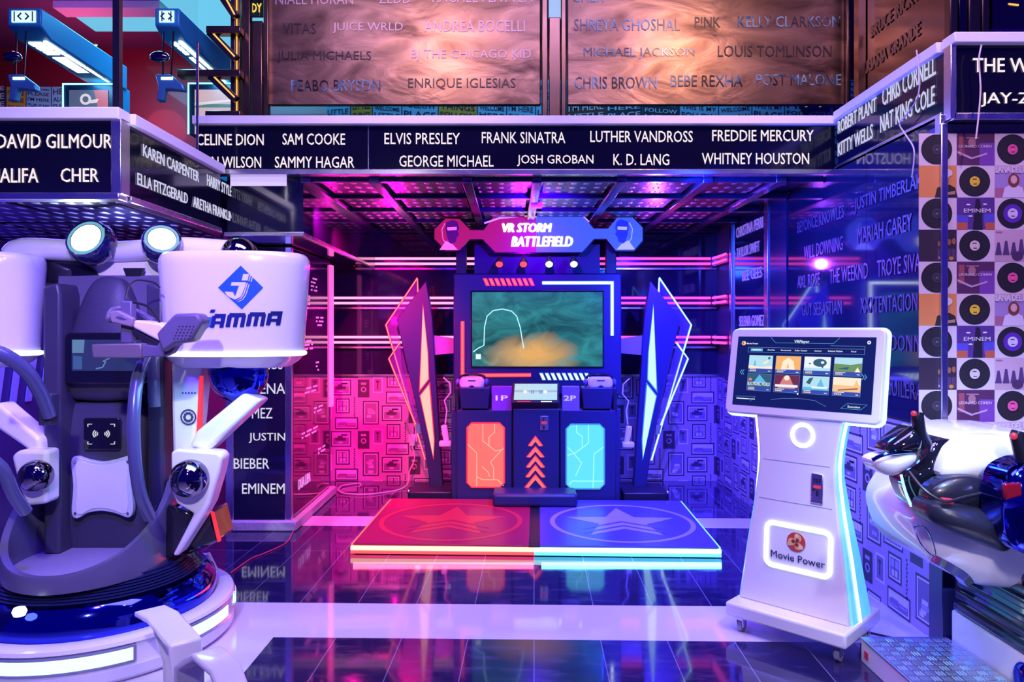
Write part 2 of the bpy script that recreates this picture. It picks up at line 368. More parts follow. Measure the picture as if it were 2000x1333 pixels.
# ---- poster wall facing the camera on the right
YP = 3.20
wp = struct(MB().box(XR-.02, 3.4, YP, YP+.1, 0, 2.30), 'wall_front_right', MATS['wall_core'])
MB().box(XR-.035, XR-.005, YP-.02, YP+.02, .93, 2.30).obj('corner_trim', CHROME, wp, bevel=.004)
MB().box(XR-.02, 3.4, YP-.004, YP+.001, 0, .80).obj('dark_dado', NAVY, wp)
def sleeve_wall():
    C = {}
    def c(*k):
        if k not in C: C[k] = len(ml); ml.append(mat('print_%d' % len(ml), k, .5))
        return C[k]
    ml = []; m = MB(); s = YP/F; tw, th = 74*s, 62.6*s; x00, z00 = (1868-CX)*s, H+(CY-261)*s
    white = c(.72,.60,.62); vin = c(.02,.017,.022)
    def rect(x0, x1, z0, z1, k, d): m.quad((x0,YP-d,z0),(x1,YP-d,z0),(x1,YP-d,z1),(x0,YP-d,z1), k)
    def poly(pts, k, d): m.poly([(a,YP-d,b) for a, b in pts], k)
    n = (0,-1,0)
    def el(x, z, rx, rz, k, d, N=20): poly([(x+math.cos(2*PI*i/N)*rx, z+math.sin(2*PI*i/N)*rz) for i in range(N)], k, d)
    def disc(x, z, lab, inner=None):
        r = th*.47; cx, cz = x+tw*.47, z+th/2
        rect(x, x+tw, z, z+th, white, .002); el(cx, cz, r*1.03, r, vin, .003, 32)
        for q in (.9,.78,.66,.54): m.disc((cx,YP-.0034,cz), n, r*q, 28, c(.05,.04,.055), r*(q-.02))
        if inner: el(cx, cz, r*.62, r*.62, c(*inner), .0037, 28)
        el(cx, cz, r*.34, r*.34, c(*lab), .004, 24)
        rect(cx-r*.15, cx+r*.12, cz+r*.12, cz+r*.18, vin, .0044); rect(cx-r*.1, cx+r*.14, cz-r*.2, cz-r*.15, vin, .0044); el(cx, cz, r*.03, r*.03, white, .0046, 8)
    def figure(x, z, k, w, hair, body, skin):         # plain half-length figure
        cx = x+tw*w
        poly([(cx-tw*.3, z), (cx+tw*.3, z), (cx+tw*.24, z+th*.3), (cx+tw*.09, z+th*.4), (cx-tw*.09, z+th*.4), (cx-tw*.24, z+th*.3)], c(*body), .0032)
        if hair: el(cx, z+th*.53, tw*.15, th*.22, c(*hair), .0036)
        el(cx, z+th*.56, tw*.085, th*.13, c(*skin), .004)
    def cover(x, z, kind):
        if kind == 'hat':
            rect(x, x+tw, z, z+th, c(.10,.03,.09), .002); rect(x+tw*.6, x+tw, z, z+th*.7, c(.20,.06,.36), .0026); rect(x+tw*.05, x+tw*.2, z+th*.3, z+th*.9, c(.35,.08,.10), .0026)
            el(x+tw*.4, z+th*.72, tw*.1, th*.14, c(.40,.18,.20), .003); rect(x+tw*.25, x+tw*.58, z+th*.84, z+th*.88, c(.35,.20,.24), .0034)
            poly([(x+tw*.02,z+th*.45),(x+tw*.4,z+th*.25),(x+tw*.8,z+th*.4),(x+tw*.8,z+th*.34),(x+tw*.38,z+th*.19),(x+tw*.02,z+th*.38)], c(.55,.35,.48), .0034)
            m.text('LEONARD COHEN', (x+tw*.05,YP-.0036,z+th*.55), (1,0,0), (0,0,1), tw*.86, th*.09, c(.75,.6,.65), .001)
        elif kind == 'street':
            rect(x, x+tw, z, z+th, c(.10,.04,.22), .002); rect(x, x+tw*.3, z, z+th*.45, c(.10,.08,.50), .0026); rect(x+tw*.72, x+tw, z+th*.1, z+th*.5, c(.10,.08,.50), .0026)
            for a, b in ((0,.28),(.75,1)): rect(x+tw*a, x+tw*b, z, z+th*.22, c(.55,.12,.05), .003)
            poly([(x+tw*.42,z),(x+tw*.68,z),(x+tw*.66,z+th*.5),(x+tw*.6,z+th*.95),(x+tw*.5,z+th*.95),(x+tw*.46,z+th*.5)], c(.02,.015,.03), .0034)
            for a, b in ((.3,.78),(.74,.79),(.36,.42)): el(x+tw*a, z+th*b, tw*.06, th*.025, c(.85,.7,.75), .0036, 10)
            m.text('EMINEM', (x+tw*.18,YP-.004,z+th*.53), (1,0,0), (0,0,1), tw*.7, th*.12, c(.85,.72,.75), .001)
        elif kind == 'lady':
            rect(x, x+tw, z, z+th*.78, c(.38,.26,.52), .002); rect(x, x+tw, z+th*.78, z+th, c(.55,.40,.50), .002); rect(x, x+tw, z, z+th*.3, c(.42,.15,.25), .0026); rect(x+tw*.8, x+tw, z+th*.33, z+th*.5, c(.06,.05,.08), .0028)
            figure(x, z, 0, .5, (.22,.05,.04), (.72,.62,.72), (.72,.45,.40))
            m.text('LANA DEL REY', (x+tw*.02,YP-.0044,z+th*.77), (1,0,0), (0,0,1), tw*.98, th*.2, c(.80,.70,.72), .001, .01)
        elif kind == 'band':
            rect(x, x+tw, z, z+th, c(.62,.42,.48), .002); rect(x, x+tw, z, z+th*.3, c(.55,.36,.40), .0026)
            for a, b, q in ((.1,.3,.5),(.3,.35,.55),(.5,.4,.5),(.7,.35,.6),(.9,.3,.5)): poly([(x+tw*(a-.09),z+th*.2),(x+tw*(a+.09),z+th*.2),(x+tw*(a+.03),z+th*(q+.1)),(x+tw*(a-.03),z+th*(q+.1))], c(.10,.05,.16), .003)
            el(x+tw*.6, z+th*.17, tw*.15, th*.15, c(.08,.04,.10), .0034); rect(x+tw*.03, x+tw*.2, z+th*.9, z+th*.94, c(.45,.18,.2), .003)
        elif kind == 'cap':
            rect(x, x+tw, z, z+th, c(.75,.28,.08), .002); figure(x, z, 0, .72, None, (.03,.025,.03), (.45,.22,.15)); el(x+tw*.72, z+th*.76, tw*.16, th*.13, c(.75,.66,.65), .0044)
            poly([(x+tw*.55,z+th*.05),(x+tw*.95,z+th*.1),(x+tw*.95,z+th*.2),(x+tw*.6,z+th*.14)], c(.5,.25,.18), .0044)
        else:
            rect(x, x+tw, z, z+th, c(.04,.025,.04), .002)
            for a in (.55,.68,.8,.92): el(x+tw*a, z+th*(.45+.2*a), tw*.05, th*.1, c(.35,.14,.06), .003, 10); rect(x+tw*(a-.05), x+tw*(a+.05), z+th*.05, z+th*.4, c(.10,.05,.12), .0028)
            el(x+tw*.6, z+th*.12, tw*.09, th*.07, c(.55,.45,.5), .0034, 10); el(x+tw*.85, z+th*.1, tw*.06, th*.06, c(.6,.3,.05), .0034, 10)
    cols = {-1: ['D','cap','D','dark'], 0: ['hat','Y','street','C'], 1: ['Pk','lady','V','band'], 2: ['cap','Y','street','C'], 3: ['Pk','hat','V','dark']}
    for ci, cyc in cols.items():
        for r in range(-1, 16):
            k = cyc[r % 4]; x = x00+ci*tw; z = z00-(r+1)*th
            if z+th > 2.30: continue
            if z < .72: continue
            if k == 'Y': disc(x, z, (.80,.55,.03))
            elif k == 'C': disc(x, z, (.70,.58,.48))
            elif k == 'Pk': disc(x, z, (.80,.10,.30))
            elif k == 'V': disc(x, z, (.70,.62,.72), (.12,.03,.40))
            elif k == 'D': disc(x, z, (.05,.04,.06))
            else: cover(x, z, k)
    return m.obj('record_sleeve_print', ml, wp)
sleeve_wall()

# ---- pillar on the left with names
XL = -1.55; YPf = 5.13
pl = struct(MB().box(-1.98, XL, YPf, 6.25, .04, 1.98), 'pillar', MATS['wall_core'])
MB().box(-1.95, XL-.035, YPf-.012, YPf, .08, 1.97).obj('front_panel', NAVY, pl)
MB().box(XL, XL+.012, YPf+.03, 6.16, .08, 1.97).obj('side_panel', NAVY, pl)
m = MB().box(-2.0,-1.945, YPf-.02, YPf, .04, 1.98); m.box(XL-.035, XL+.012, YPf-.02, YPf+.025, .02, 1.98); m.obj('metal_edge', CHROME, pl, bevel=.004)
m = MB().box(XL+.001, XL+.03, 6.17, 6.25, .75, 1.95); m.obj('led_edge', mat('pink_edge', (.3,.1,.2), .3, emit=(1,.12,.5), es=1.3), pl, bevel=.005)
m = MB().box(-1.99, XL+.05, YPf-.05, 6.25, 0, .07); m.obj('concrete_foot', rough_noise(mat('raw_concrete', (.5,.46,.5), .8), 20, .6, .9, .5), pl, bevel=.01)
def flat_names(parent, Y, L, mt, ext=.003, bold=0, shear=0.):
    for st, x0, x1, yb, hp in L:
        m = MB(); m.text(st, P(x0, yb, Y), (1,0,0), (0,0,1), (x1-x0)*Y/F, hp*Y/F, 0, ext, bold, shear); m.obj('lettering', mt, parent)
flat_names(pl, YPf-.014, [('CYRUS',488,552,722,20),('SELENA',470,557,770,21),('GOMEZ',458,532,818,21),('JUSTIN',486,557,866,20),('BIEBER',457,526,916,20),('EMINEM',473,556,965,20)], E('pillar_letters', (.80,.76,1), .85))
m = MB()
for (x, y, nx, nz) in ((608,545,4,4),(600,580,2,4),(618,622,5,3),(596,668,5,3),(618,710,2,3),(596,762,8,2),(614,800,6,2),(590,850,10,2),(622,880,5,2)):
    o = PX(x, y, XL+.013)
    for i in range(nx):
        for j in range(nz):
            if (i*7+j*3+x) % 4: m.box(XL+.012, XL+.016, o.y+i*.045, o.y+i*.045+.02, o.z-j*.03, o.z-j*.03+.012)
m.obj('dotted_lettering', mat('dot_letters', (.6,.4,.7), .4, emit=(1,.35,.85), es=.5), pl)
wall_names(pl, XL+.013, [('DUA LIPA',583,606,958,20)], MATS['dot_letters'])

# ---- left wall far behind the left ride
wl = struct(MB().box(-3.5, -3.4, 2.0, 6.9, 0, 1.98), 'wall_left', mat('left_wall_paint', (.10,.08,.20), .3, coat=.3))
m = MB()
for k in range(9): m.prism([(-3.395, 4.3+k*.16, .9),(-3.395, 4.36+k*.16, .9),(-3.395, 4.48+k*.16, 1.5),(-3.395, 4.42+k*.16, 1.5)], (.01,0,0), 0)
m.obj('stripe_reflection', WMATT, wl)  # white bars stand for reflections in the glossy wall

# ---- ceilings
PERF = mat('tread_sheet', (.20,.17,.30), .3, .75)
def perf():
    n, l, b = nodes(PERF)
    tc = n.new('ShaderNodeTexCoord'); mp = n.new('ShaderNodeMapping'); mp.inputs['Scale'].default_value = (13, 7, 0)
    ck = n.new('ShaderNodeTexVoronoi'); ck.inputs['Scale'].default_value = 1; ck.inputs['Randomness'].default_value = .12
    r = n.new('ShaderNodeMapRange'); r.inputs[1].default_value = .16; r.inputs[2].default_value = .30; r.inputs[3].default_value = 1; r.inputs[4].default_value = 0
    cr = n.new('ShaderNodeMix'); cr.data_type = 'RGBA'; cr.inputs['A'].default_value = (.03,.022,.07,1); cr.inputs['B'].default_value = (.85,.80,.95,1)
    bp = n.new('ShaderNodeBump'); bp.inputs['Strength'].default_value = .6; bp.inputs['Distance'].default_value = .01
    l.new(tc.outputs['Object'], mp.inputs[0]); l.new(mp.outputs[0], ck.inputs['Vector']); l.new(ck.outputs['Distance'], r.inputs[0])
    l.new(r.outputs[0], cr.inputs['Factor']); l.new(cr.outputs['Result'], b.inputs['Base Color']); l.new(r.outputs[0], bp.inputs['Height']); l.new(bp.outputs[0], b.inputs['Normal'])
perf()
ca = struct(MB().box(-1.27, XR, 4.38, 6.9, 2.34, 2.6), 'ceiling_alcove', MATS['deep_navy'])
BEAM = mat('purple_beam', (.16,.10,.26), .16, .85)
m = MB()
xs = [-1.24,-.83,-.27,.15,.66,1.18,1.62]
for x in xs: m.box(x-.03, x+.03, 4.40, 6.78, 2.285, 2.339)
m.obj('long_beam', BEAM, ca, bevel=.004)
m = MB()
for y in (4.44, 5.0, 5.55, 6.1, 6.7): m.box(-1.24, 1.88, y-.025, y+.025, 2.295, 2.338)
m.obj('cross_beam', mat('dark_beam', (.02,.02,.08), .25, .3), ca, bevel=.004)
m = MB()
ys = [4.47,4.97,5.03,5.52,5.58,6.07,6.13,6.67]
for i in range(len(xs)-1):
    for k in range(0, 8, 2): m.box(xs[i]+.05, xs[i+1]-.05, ys[k], ys[k+1], 2.318, 2.334)
m.obj('tread_panel', PERF, ca)
# soffit box on the left of the alcove
sf = struct(MB().box(-1.72,-1.26, 4.42, 6.79, 1.99, 2.335), 'soffit', NAVY)
m = MB().box(-1.73,-1.25, 4.395, 4.42, 1.965, 1.99); m.box(-1.285,-1.255, 4.42, 6.7, 1.965, 1.99); m.obj('metal_edge', CHROME, sf, bevel=.003)
m = MB().quad((-1.70,4.419,2.27),(-1.36,4.419,2.27),(-1.36,4.419,2.332),(-1.70,4.419,2.332)); m.obj('light_slot', mat('slot_white', (.7,.65,.8), .5, emit=(.7,.55,1), es=.8), sf)
# low ceiling on the left
cl = struct(MB().box(-4.2,-1.78, 3.27, 6.79, 1.99, 2.30), 'ceiling_left', MATS['deep_navy'])
m = MB()
for i in range(5):
    for k in range(5): m.box(-4.15+i*.48, -4.15+i*.48+.44, 3.3+k*.62, 3.3+k*.62+.57, 1.972, 1.989)
m.obj('tread_panel', PERF, cl)

# ---- fascias with lit names
def fascia_front(name, label, Y, x0, x1, z0, z1, L, ledge=.05, group='black name boards'):
    t = thing(name, label, 'name board', ((x0+x1)/2, Y, z0), 0, group)
    MB().box(x0, x1, Y, Y+.05, z0+.03, z1-ledge).obj('board', BOARD, t)
    MB().box(x0-.01, x1+.01, Y-.035, Y+.06, z1-ledge, z1).obj('top_ledge', LEDGE, t, bevel=.004)
    MB().box(x0, x1, Y-.015, Y+.06, z0, z0+.03).obj('metal_edge', CHROME, t, bevel=.003)
    flat_names(t, Y-.003, L, ETXT, .003, 0); return t
hs = 22
ff = fascia_front('name_board', 'long black name board with white lit names over the back alcove', 4.31, -1.86, 1.90, 2.315, 2.655,
  [('CELINE DION',384,515,284,hs),('SAM COOKE',552,674,283,hs),('ELVIS PRESLEY',751,898,282,hs),('FRANK SINATRA',941,1104,280,hs),('LUTHER VANDROSS',1153,1353,278,hs),('FREDDIE MERCURY',1391,1589,276,hs),
   ('BRIAN WILSON',372,510,328,hs),('SAMMY HAGAR',537,692,328,hs),('GEORGE MICHAEL',780,964,326,hs),('JOSH GROBAN',1010,1159,325,hs),('K. D. LANG',1198,1307,323,hs),('WHITNEY HOUSTON',1371,1580,321,hs)])
MB().box(-.847,-.843, 4.306, 4.309, 2.345, 2.6).obj('seam', CHROME, ff)
fl = fascia_front('name_board', 'front-facing black name board above the white ride on the left', 3.18, -3.3, -1.70, 1.965, 2.36,
  [('DAVID GILMOUR',-6,219,290,28),('WIZ KHALIFA',-105,75,357,28),('CHER',119,193,356,27)])
MB().box(-1.735,-1.69, 3.165, 3.24, 1.99, 2.32).obj('corner_edge', CHROME, fl, bevel=.003)
fr = fascia_front('name_board', 'black name board with pale names above the record sleeve wall', 3.16, 1.90, 3.4, 2.305, 2.675,
  [('THE WEEKND',1900,2118,141,27),('JAY-Z',1916,2012,209,28)], .045)
MB().box(1.885,1.91, 3.145, 3.2, 2.31, 2.63).obj('corner_edge', CHROME, fr, bevel=.003)
def fascia_side(label, X, y0, y1, z0, z1, L, s):
    t = thing('name_board', label, 'name board', (X, (y0+y1)/2, z0), 0, 'black name boards')
    MB().box(min(X,X-s*.05), max(X,X-s*.05), y0, y1, z0+.03, z1-.05).obj('board', BOARD, t)
    MB().box(min(X+s*.03,X-s*.06), max(X+s*.03,X-s*.06), y0, y1, z1-.05, z1).obj('top_ledge', LEDGE, t, bevel=.004)
    MB().box(min(X+s*.012,X-s*.06), max(X+s*.012,X-s*.06), y0, y1, z0, z0+.03).obj('metal_edge', CHROME, t, bevel=.003)
    for st, xa, xb, yb, hp in L:
        o = PX(xa, yb, X+s*.003); Yb = (X+s*.003)*F/(xb-CX); m = MB()
        m.text(st, o, (0, 1 if Yb > o.y else -1, 0), (0,0,1), abs(Yb-o.y), hp*o.y/F, 0, .003, 0); m.obj('lettering', E('side_letters', (.72,.72,1), .8), t)
    return t
fascia_side('black name board running back from the corner above the left ride', -1.70, 3.25, 4.265, 1.965, 2.36,
  [('KAREN CARPENTER',279,388,305,24),('ELLA FITZGERALD',268,366,361,24),('HARRY STYLES',404,455,362,22),('ARETHA FRANKLIN',377,453,404,21)], 1)
fascia_side('black name board running back along the right wall top', 1.90, 3.225, 4.265, 2.33, 2.67,
  [('ROBERT PLANT',1637,1712,262,25),('CHRIS CORNELL',1724,1828,208,36),('KITTY WELLS',1637,1705,306,26),('NAT KING COLE',1720,1826,260,33)], -1)
# ================================================================ NEON TUBES IN THE ALCOVE
def tube_fixture(label, X0, X1, z, pink, bend=False):
    t = thing('neon_tube_fixture', label, 'neon light', ((X0+X1)/2, 6.76, z), 0, 'paired neon tubes across the alcove wall')
    Yb = 6.785
    m = MB().box(X0, X1, Yb-.02, Yb, z-.045, z+.045)
    if bend: m.box(XR-.03, XR-.012, 6.33, Yb, z-.045, z+.045)
    m.obj('housing', mat('tube_housing', (.10,.03,.16), .15, .8), t)
    for dz in (.024, -.024):
        pts = [(X0+.01, Yb-.035, z+dz), (X1-(.05 if bend else .01), Yb-.035, z+dz)]
        MB().tube(pts, .011, 8).obj('tube', pink, t)
        if bend: MB().tube([(XR-.05, Yb-.04, z+dz), (XR-.05, 6.34, z+dz)], .011, 8).obj('tube', pink, t)
    m = MB().box(X0+.02, X1, Yb-.05, Yb, z-.078, z-.062); m.obj('metal_ledge', CHROME, t)
    for x in (X0+.01, X1-.01): MB().box(x-.01, x+.01, Yb-.05, Yb-.02, z-.048, z+.048).obj('end_cap', CHROME, t)
for z, n, xa in ((2.035,'top',-1.46),(1.672,'middle',-1.67),(1.31,'bottom',-1.67)):
    tube_fixture('pink-white twin neon tube, %s row, on the magenta side of the alcove' % n, xa, .2, z, EPW)
    tube_fixture('hot pink twin neon tube, %s row, on the blue side of the alcove' % n, .24, XR-.02, z, EP, True)

# ================================================================ VR SHOOTING MACHINE
YM = 5.80
vm = thing('arcade_machine', 'blue-black two-player arcade machine with big screen and winged neon towers', 'arcade machine', (.19, YM, 0))
def pp(x, y, Y=YM): return P(x, y, Y)
def plate(m, pts, Y, th, mi=0): return m.prism([P(x, y, Y) for x, y in pts], (0, th, 0), mi)
# lower cabinet
m = MB()
a, b = pp(880,986), pp(1212,800)
m.box(a.x, b.x, YM+.02, YM+.62, .03, .775)
m.obj('cabinet_body', CABB, vm, bevel=.01)
for x0, x1, nm, rd in ((892,1000,'1P',True),(1094,1202,'2P',False)):
    MB().box(P(x0,0,YM).x, P(x1,0,YM).x, YM-.01, YM+.02, .045, .765).obj('front_panel', CABB, vm, bevel=.006)
m = MB().box(P(1003,0,YM).x, P(1091,0,YM).x, YM-.045, YM+.02, .045, .78); m.obj('centre_panel', CABB, vm, bevel=.008)
for x in (.19-.5,.19-.2,.19+.2,.19+.5): MB().lathe([(0,0),(.03,0),(.03,.012),(.012,.016),(.012,.05)], (x, YM+.06, 0), 12).obj('foot', CHROME, vm)
# lit door panels with circuit lines
def lit_panel(x0, x1, y0, y1, glow, line, rim, lines):
    c = 9; pts = [(x0+c,y0),(x1-c,y0),(x1,y0+c),(x1,y1-c),(x1-c,y1),(x0+c,y1),(x0,y1-c),(x0,y0+c)]
    m = MB(); plate(m, pts, YM-.014, .01); d = m.obj('light_panel', glow, vm)
    m = MB(); g = 3
    m.tube([P(x+(g if x > (x0+x1)/2 else -g)*0, y, YM-.016) for x, y in pts], .006, 6, 0, True); m.obj('rim', rim, d)
    m = MB()
    for L in lines: m.sweep([P(x, y, YM-.0155) for x, y in L], (0,1,0), .003, .006)
    m.obj('circuit_line', line, d)
G1, G2 = E('panel_orange', (1,.17,.11), 1.05), E('panel_cyan', (.12,.80,.95), 1.0)
lit_panel(912,985,827,953, G1, E('line_peach', (1,.42,.26), 1.25), ER,
  [[(943,827),(943,862),(968,882),(984,878)],[(966,827),(966,845),(955,855),(955,872)],[(913,868),(931,886),(931,952)],[(931,932),(942,938),(972,938),(984,950)],[(984,875),(958,904),(964,914),(964,938)],[(941,912),(954,924),(956,932)]])
lit_panel(1106,1180,829,955, G2, E('line_aqua', (.35,1,1), 1.25), E('rim_blue', (.05,.3,.9), 1.0),
  [[(1126,830),(1126,845),(1137,853),(1137,876)],[(1149,829),(1149,866),(1122,886),(1108,874)],[(1180,872),(1160,887),(1158,955)],[(1108,890),(1120,886),(1136,904),(1124,930)],[(1112,946),(1118,940),(1180,940)]])
# chevrons
for k, (y, hw, hh) in enumerate(((854,13,16),(874,16,18),(892,17,20),(910,18,21),(929,20,23))):
    m = MB(); x = 1046; t = 8
    plate(m, [(x-hw,y+hh),(x,y),(x+hw,y+hh),(x+hw,y+hh+2),(x+hw-6,y+hh+2),(x,y+t+1),(x-hw+6,y+hh+2),(x-hw,y+hh+2)], YM-.05, .006)
    m.obj('chevron', ERW, vm)
    m = MB(); m.tube([P(p[0],p[1],YM-.05) for p in ((x-hw-1,y+hh+1),(x,y-2),(x+hw+1,y+hh+1))], .004, 6); m.obj('chevron_edge', ER, vm)
# coin slot
m = MB(); plate(m, [(1055,813),(1071,813),(1071,841),(1055,841)], YM-.056, .012); cs = m.obj('coin_slot', CHROME, vm, bevel=.003)
m = MB(); plate(m, [(1061,816),(1063,816),(1063,823),(1061,823)], YM-.06, .005); plate(m, [(1061,832),(1064,832),(1064,839),(1061,839)], YM-.06, .005); m.obj('slot', BLACK, cs)
m = MB(); plate(m, [(1058,824),(1068,824),(1068,829),(1058,829)], YM-.062, .006); m.obj('button', E('coin_red', (.9,.03,.05), .8), cs)
# counter: 1P/2P panels, holsters, tilted control screen
for x0, x1, st in ((960,1000,'1P'),(1098,1132,'2P')):
    PUR = mat('violet_panel', (.30,.06,.42), .4) if st == '1P' else mat('violet_panel_blue', (.25,.16,.6), .4)
    m = MB(); plate(m, [(x0,755),(x1,755),(x1,803),(x0,803)], YM-.01, .05); q = m.obj('player_panel', PUR, vm, bevel=.004)
    m = MB(); xx = x0+8 if st == '1P' else x0+3
    m.text(st, P(xx, 783, YM-.013), (1,0,0), (0,0,1), 24*YM/F, 10*YM/F, 0, .002, .015); m.obj('lettering', mat('cream_print', (.85,.80,.80), .4, emit=(1,.9,.85), es=.35), q)
for s in (-1, 1):
    f = lambda x: 1046.5+s*(x-1046.5)
    z0, z1 = P(0,799,YM).z, P(0,757,YM).z
    x0, x1 = sorted((P(f(1136),0,YM).x, P(f(1196),0,YM).x))
    m = MB()
    L0 = [(x0,YM-.05,z1),(x1,YM-.05,z1),(x1,YM+.22,z1),(x0,YM+.22,z1)]
    L1 = [(x0+.012,YM-.02,z0),(x1-.012,YM-.02,z0),(x1-.012,YM+.22,z0),(x0+.012,YM+.22,z0)]
    m.loft([L1, L0]); m.obj('holster_box', CABB, vm, bevel=.008)
    xo = P(f(1205),0,YM).x; m = MB().box(min(x1 if s > 0 else x0, xo), max(x1 if s > 0 else x0, xo), YM+.0, YM+.5, z0-.02, z1); m.obj('side_cheek', CABD, vm, bevel=.01)
# control screen
m = MB(); c0, c1, d0, d1 = P(999,787,YM-.10), P(1093,787,YM-.10), P(1001,748,YM+.02), P(1092,748,YM+.02)
m.prism([c0,c1,d1,d0], (0,.06,-.05)); ct = m.obj('control_screen', BLACK, vm, bevel=.006)
n = (c1-c0).cross(d0-c0).normalized(); k = lambda u, v, d=.004: c0+(c1-c0)*u+(d0-c0)*v-(n if n.y > 0 else -n)*d
m = MB(); m.quad(k(.05,.12),k(.95,.12),k(.95,.93),k(.05,.93), 0); m.quad(k(.05,.5,.005),k(.95,.5,.005),k(.95,.6,.005),k(.05,.6,.005), 1)
for u in (.28,.70): m.disc(k(u,.52,.006), n if n.y < 0 else -n, .016, 16, 2)
for u in (.4,.44,.58,.62): m.quad(k(u,.42,.006),k(u+.02,.42,.006),k(u+.02,.6,.006),k(u,.6,.006), 3)
m.obj('picture', [E('ctrl_pic', (.45,.78,.74), .95), E('ctrl_pic_b', (.40,.50,.58), .9), E('ctrl_pic_c', (.95,.85,.80), 1), E('ctrl_pic_d', (.25,.38,.45), .6)], ct)
m = MB(); m.quad(k(.12,.02,.005),k(.40,.02,.005),k(.40,.06,.005),k(.12,.06,.005)); m.obj('red_led', ER, ct)
m = MB(); m.quad(k(.62,.02,.005),k(.84,.02,.005),k(.84,.06,.005),k(.62,.06,.005)); m.obj('white_led', EW, ct)
# screen housing
YS = 6.05
A, B = P(884,757,YS), P(1212,534,YS)
m = MB().box(A.x, B.x, YS, YS+.18, A.z-.06, B.z); m.obj('screen_housing', CABB, vm, bevel=.012)
MB().box(P(915,0,YS).x, P(1180,0,YS).x, YS+.05, YS+.3, .7, A.z).obj('back_column', CABD, vm)
sx0, sx1, sz0, sz1 = P(921,0,YS).x, P(1175,0,YS).x, P(0,716,YS).z, P(0,571,YS).z
m = MB().box(sx0-.012, sx1+.012, YS-.012, YS+.01, sz0-.012, sz1+.012); sc = m.obj('screen', BGLOSS, vm, bevel=.004)
def screen_mat():
    m = mat('game_picture', (0,0,0), .25); n, l, b = nodes(m)
    tc = n.new('ShaderNodeTexCoord'); sp = n.new('ShaderNodeSeparateXYZ'); l.new(tc.outputs['Generated'], sp.inputs[0])
    ns = n.new('ShaderNodeTexNoise'); ns.inputs['Scale'].default_value = 4; ns.inputs['Detail'].default_value = 6; ns.inputs['Distortion'].default_value = 1.5
    l.new(tc.outputs['Generated'], ns.inputs['Vector'])
    cr = n.new('ShaderNodeValToRGB'); cr.color_ramp.elements[0].position = .25; cr.color_ramp.elements[0].color = (.008,.05,.05,1); cr.color_ramp.elements[1].position = .75; cr.color_ramp.elements[1].color = (.04,.32,.34,1)
    l.new(ns.outputs['Fac'], cr.inputs[0])
    # orange cloud, lower right of the picture
    mp = n.new('ShaderNodeMapping'); mp.inputs['Location'].default_value = (-.62*2.6+.1, 0, -.22*3.4-.1); mp.inputs['Scale'].default_value = (2.6,0,3.4); l.new(tc.outputs['Generated'], mp.inputs[0])
    add = n.new('ShaderNodeMix'); add.data_type = 'VECTOR'; add.inputs['Factor'].default_value = .40; l.new(mp.outputs[0], add.inputs['A']); l.new(ns.outputs['Color'], add.inputs['B'])
    gr = n.new('ShaderNodeTexGradient'); gr.gradient_type = 'SPHERICAL'; l.new(add.outputs['Result'], gr.inputs[0])
    r2 = n.new('ShaderNodeMapRange'); r2.inputs[1].default_value = .34; r2.inputs[2].default_value = .80; l.new(gr.outputs['Fac'], r2.inputs[0])
    mx = n.new('ShaderNodeMix'); mx.data_type = 'RGBA'; mx.inputs['B'].default_value = (.85,.45,.13,1)
    l.new(r2.outputs[0], mx.inputs['Factor']); l.new(cr.outputs['Color'], mx.inputs['A']); l.new(mx.outputs['Result'], b.inputs['Emission Color']); b.inputs['Emission Strength'].default_value = .95
    return m
m = MB().box(sx0, sx1, YS-.015, YS-.011, sz0, sz1); pc = m.obj('picture', screen_mat(), sc)
m = MB(); m.tube([P(x, y, YS-.018) for x, y in ((923,688),(932,681),(944,675),(945,640),(950,618),(962,607),(980,604),(998,608),(1008,618),(1015,640),(1019,665),(1022,681))], .004, 6); m.obj('light_arc', E('arc_blue', (.45,.85,1), 1.3), sc)
m = MB(); plate(m, [(928,692),(938,692),(938,702),(928,702)], YS-.019, .003); m.obj('picture_mark', E('mark_white', (.75,.95,1), 1), sc)
# LED strips on the housing
def led(pts, w, mt, nm): 
    m = MB(); m.sweep([P(x, y, YS-.004) for x, y in pts], (0,1,0), .008, w*1.75); m.obj(nm+'_rim', ER if 'red' in nm else EBB, vm)  # wider glowing strip stands for the coloured halo around the LED
    m = MB(); m.sweep([P(x, y, YS-.008) for x, y in pts], (0,1,0), .016, w); m.obj(nm, mt, vm)
led([(1058,553),(1194,553),(1194,656)], .019, EW, 'white_led_strip')
led([(902,628),(902,734),(1036,733)], .019, ERW, 'red_led_strip')
for x0, y0, mt, nm in ((943,545,ERW,'red_hatch_led'),(1053,730,EW,'white_hatch_led')):
    m = MB(); m2 = MB()
    for k in range(9):
        x = x0+k*11; plate(m2, [(x-1.5,y0-1.5),(x+6.5,y0-1.5),(x+12.5,y0+13.5),(x+4.5,y0+13.5)], YS-.009, .008)  # larger slats behind act as the halo of the hatch
        plate(m, [(x,y0),(x+5,y0),(x+11,y0+12),(x+6,y0+12)], YS-.012, .012)
    m.obj(nm, mt, vm); m2.obj(nm+'_rim', ER if 'red' in nm else EBB, vm)
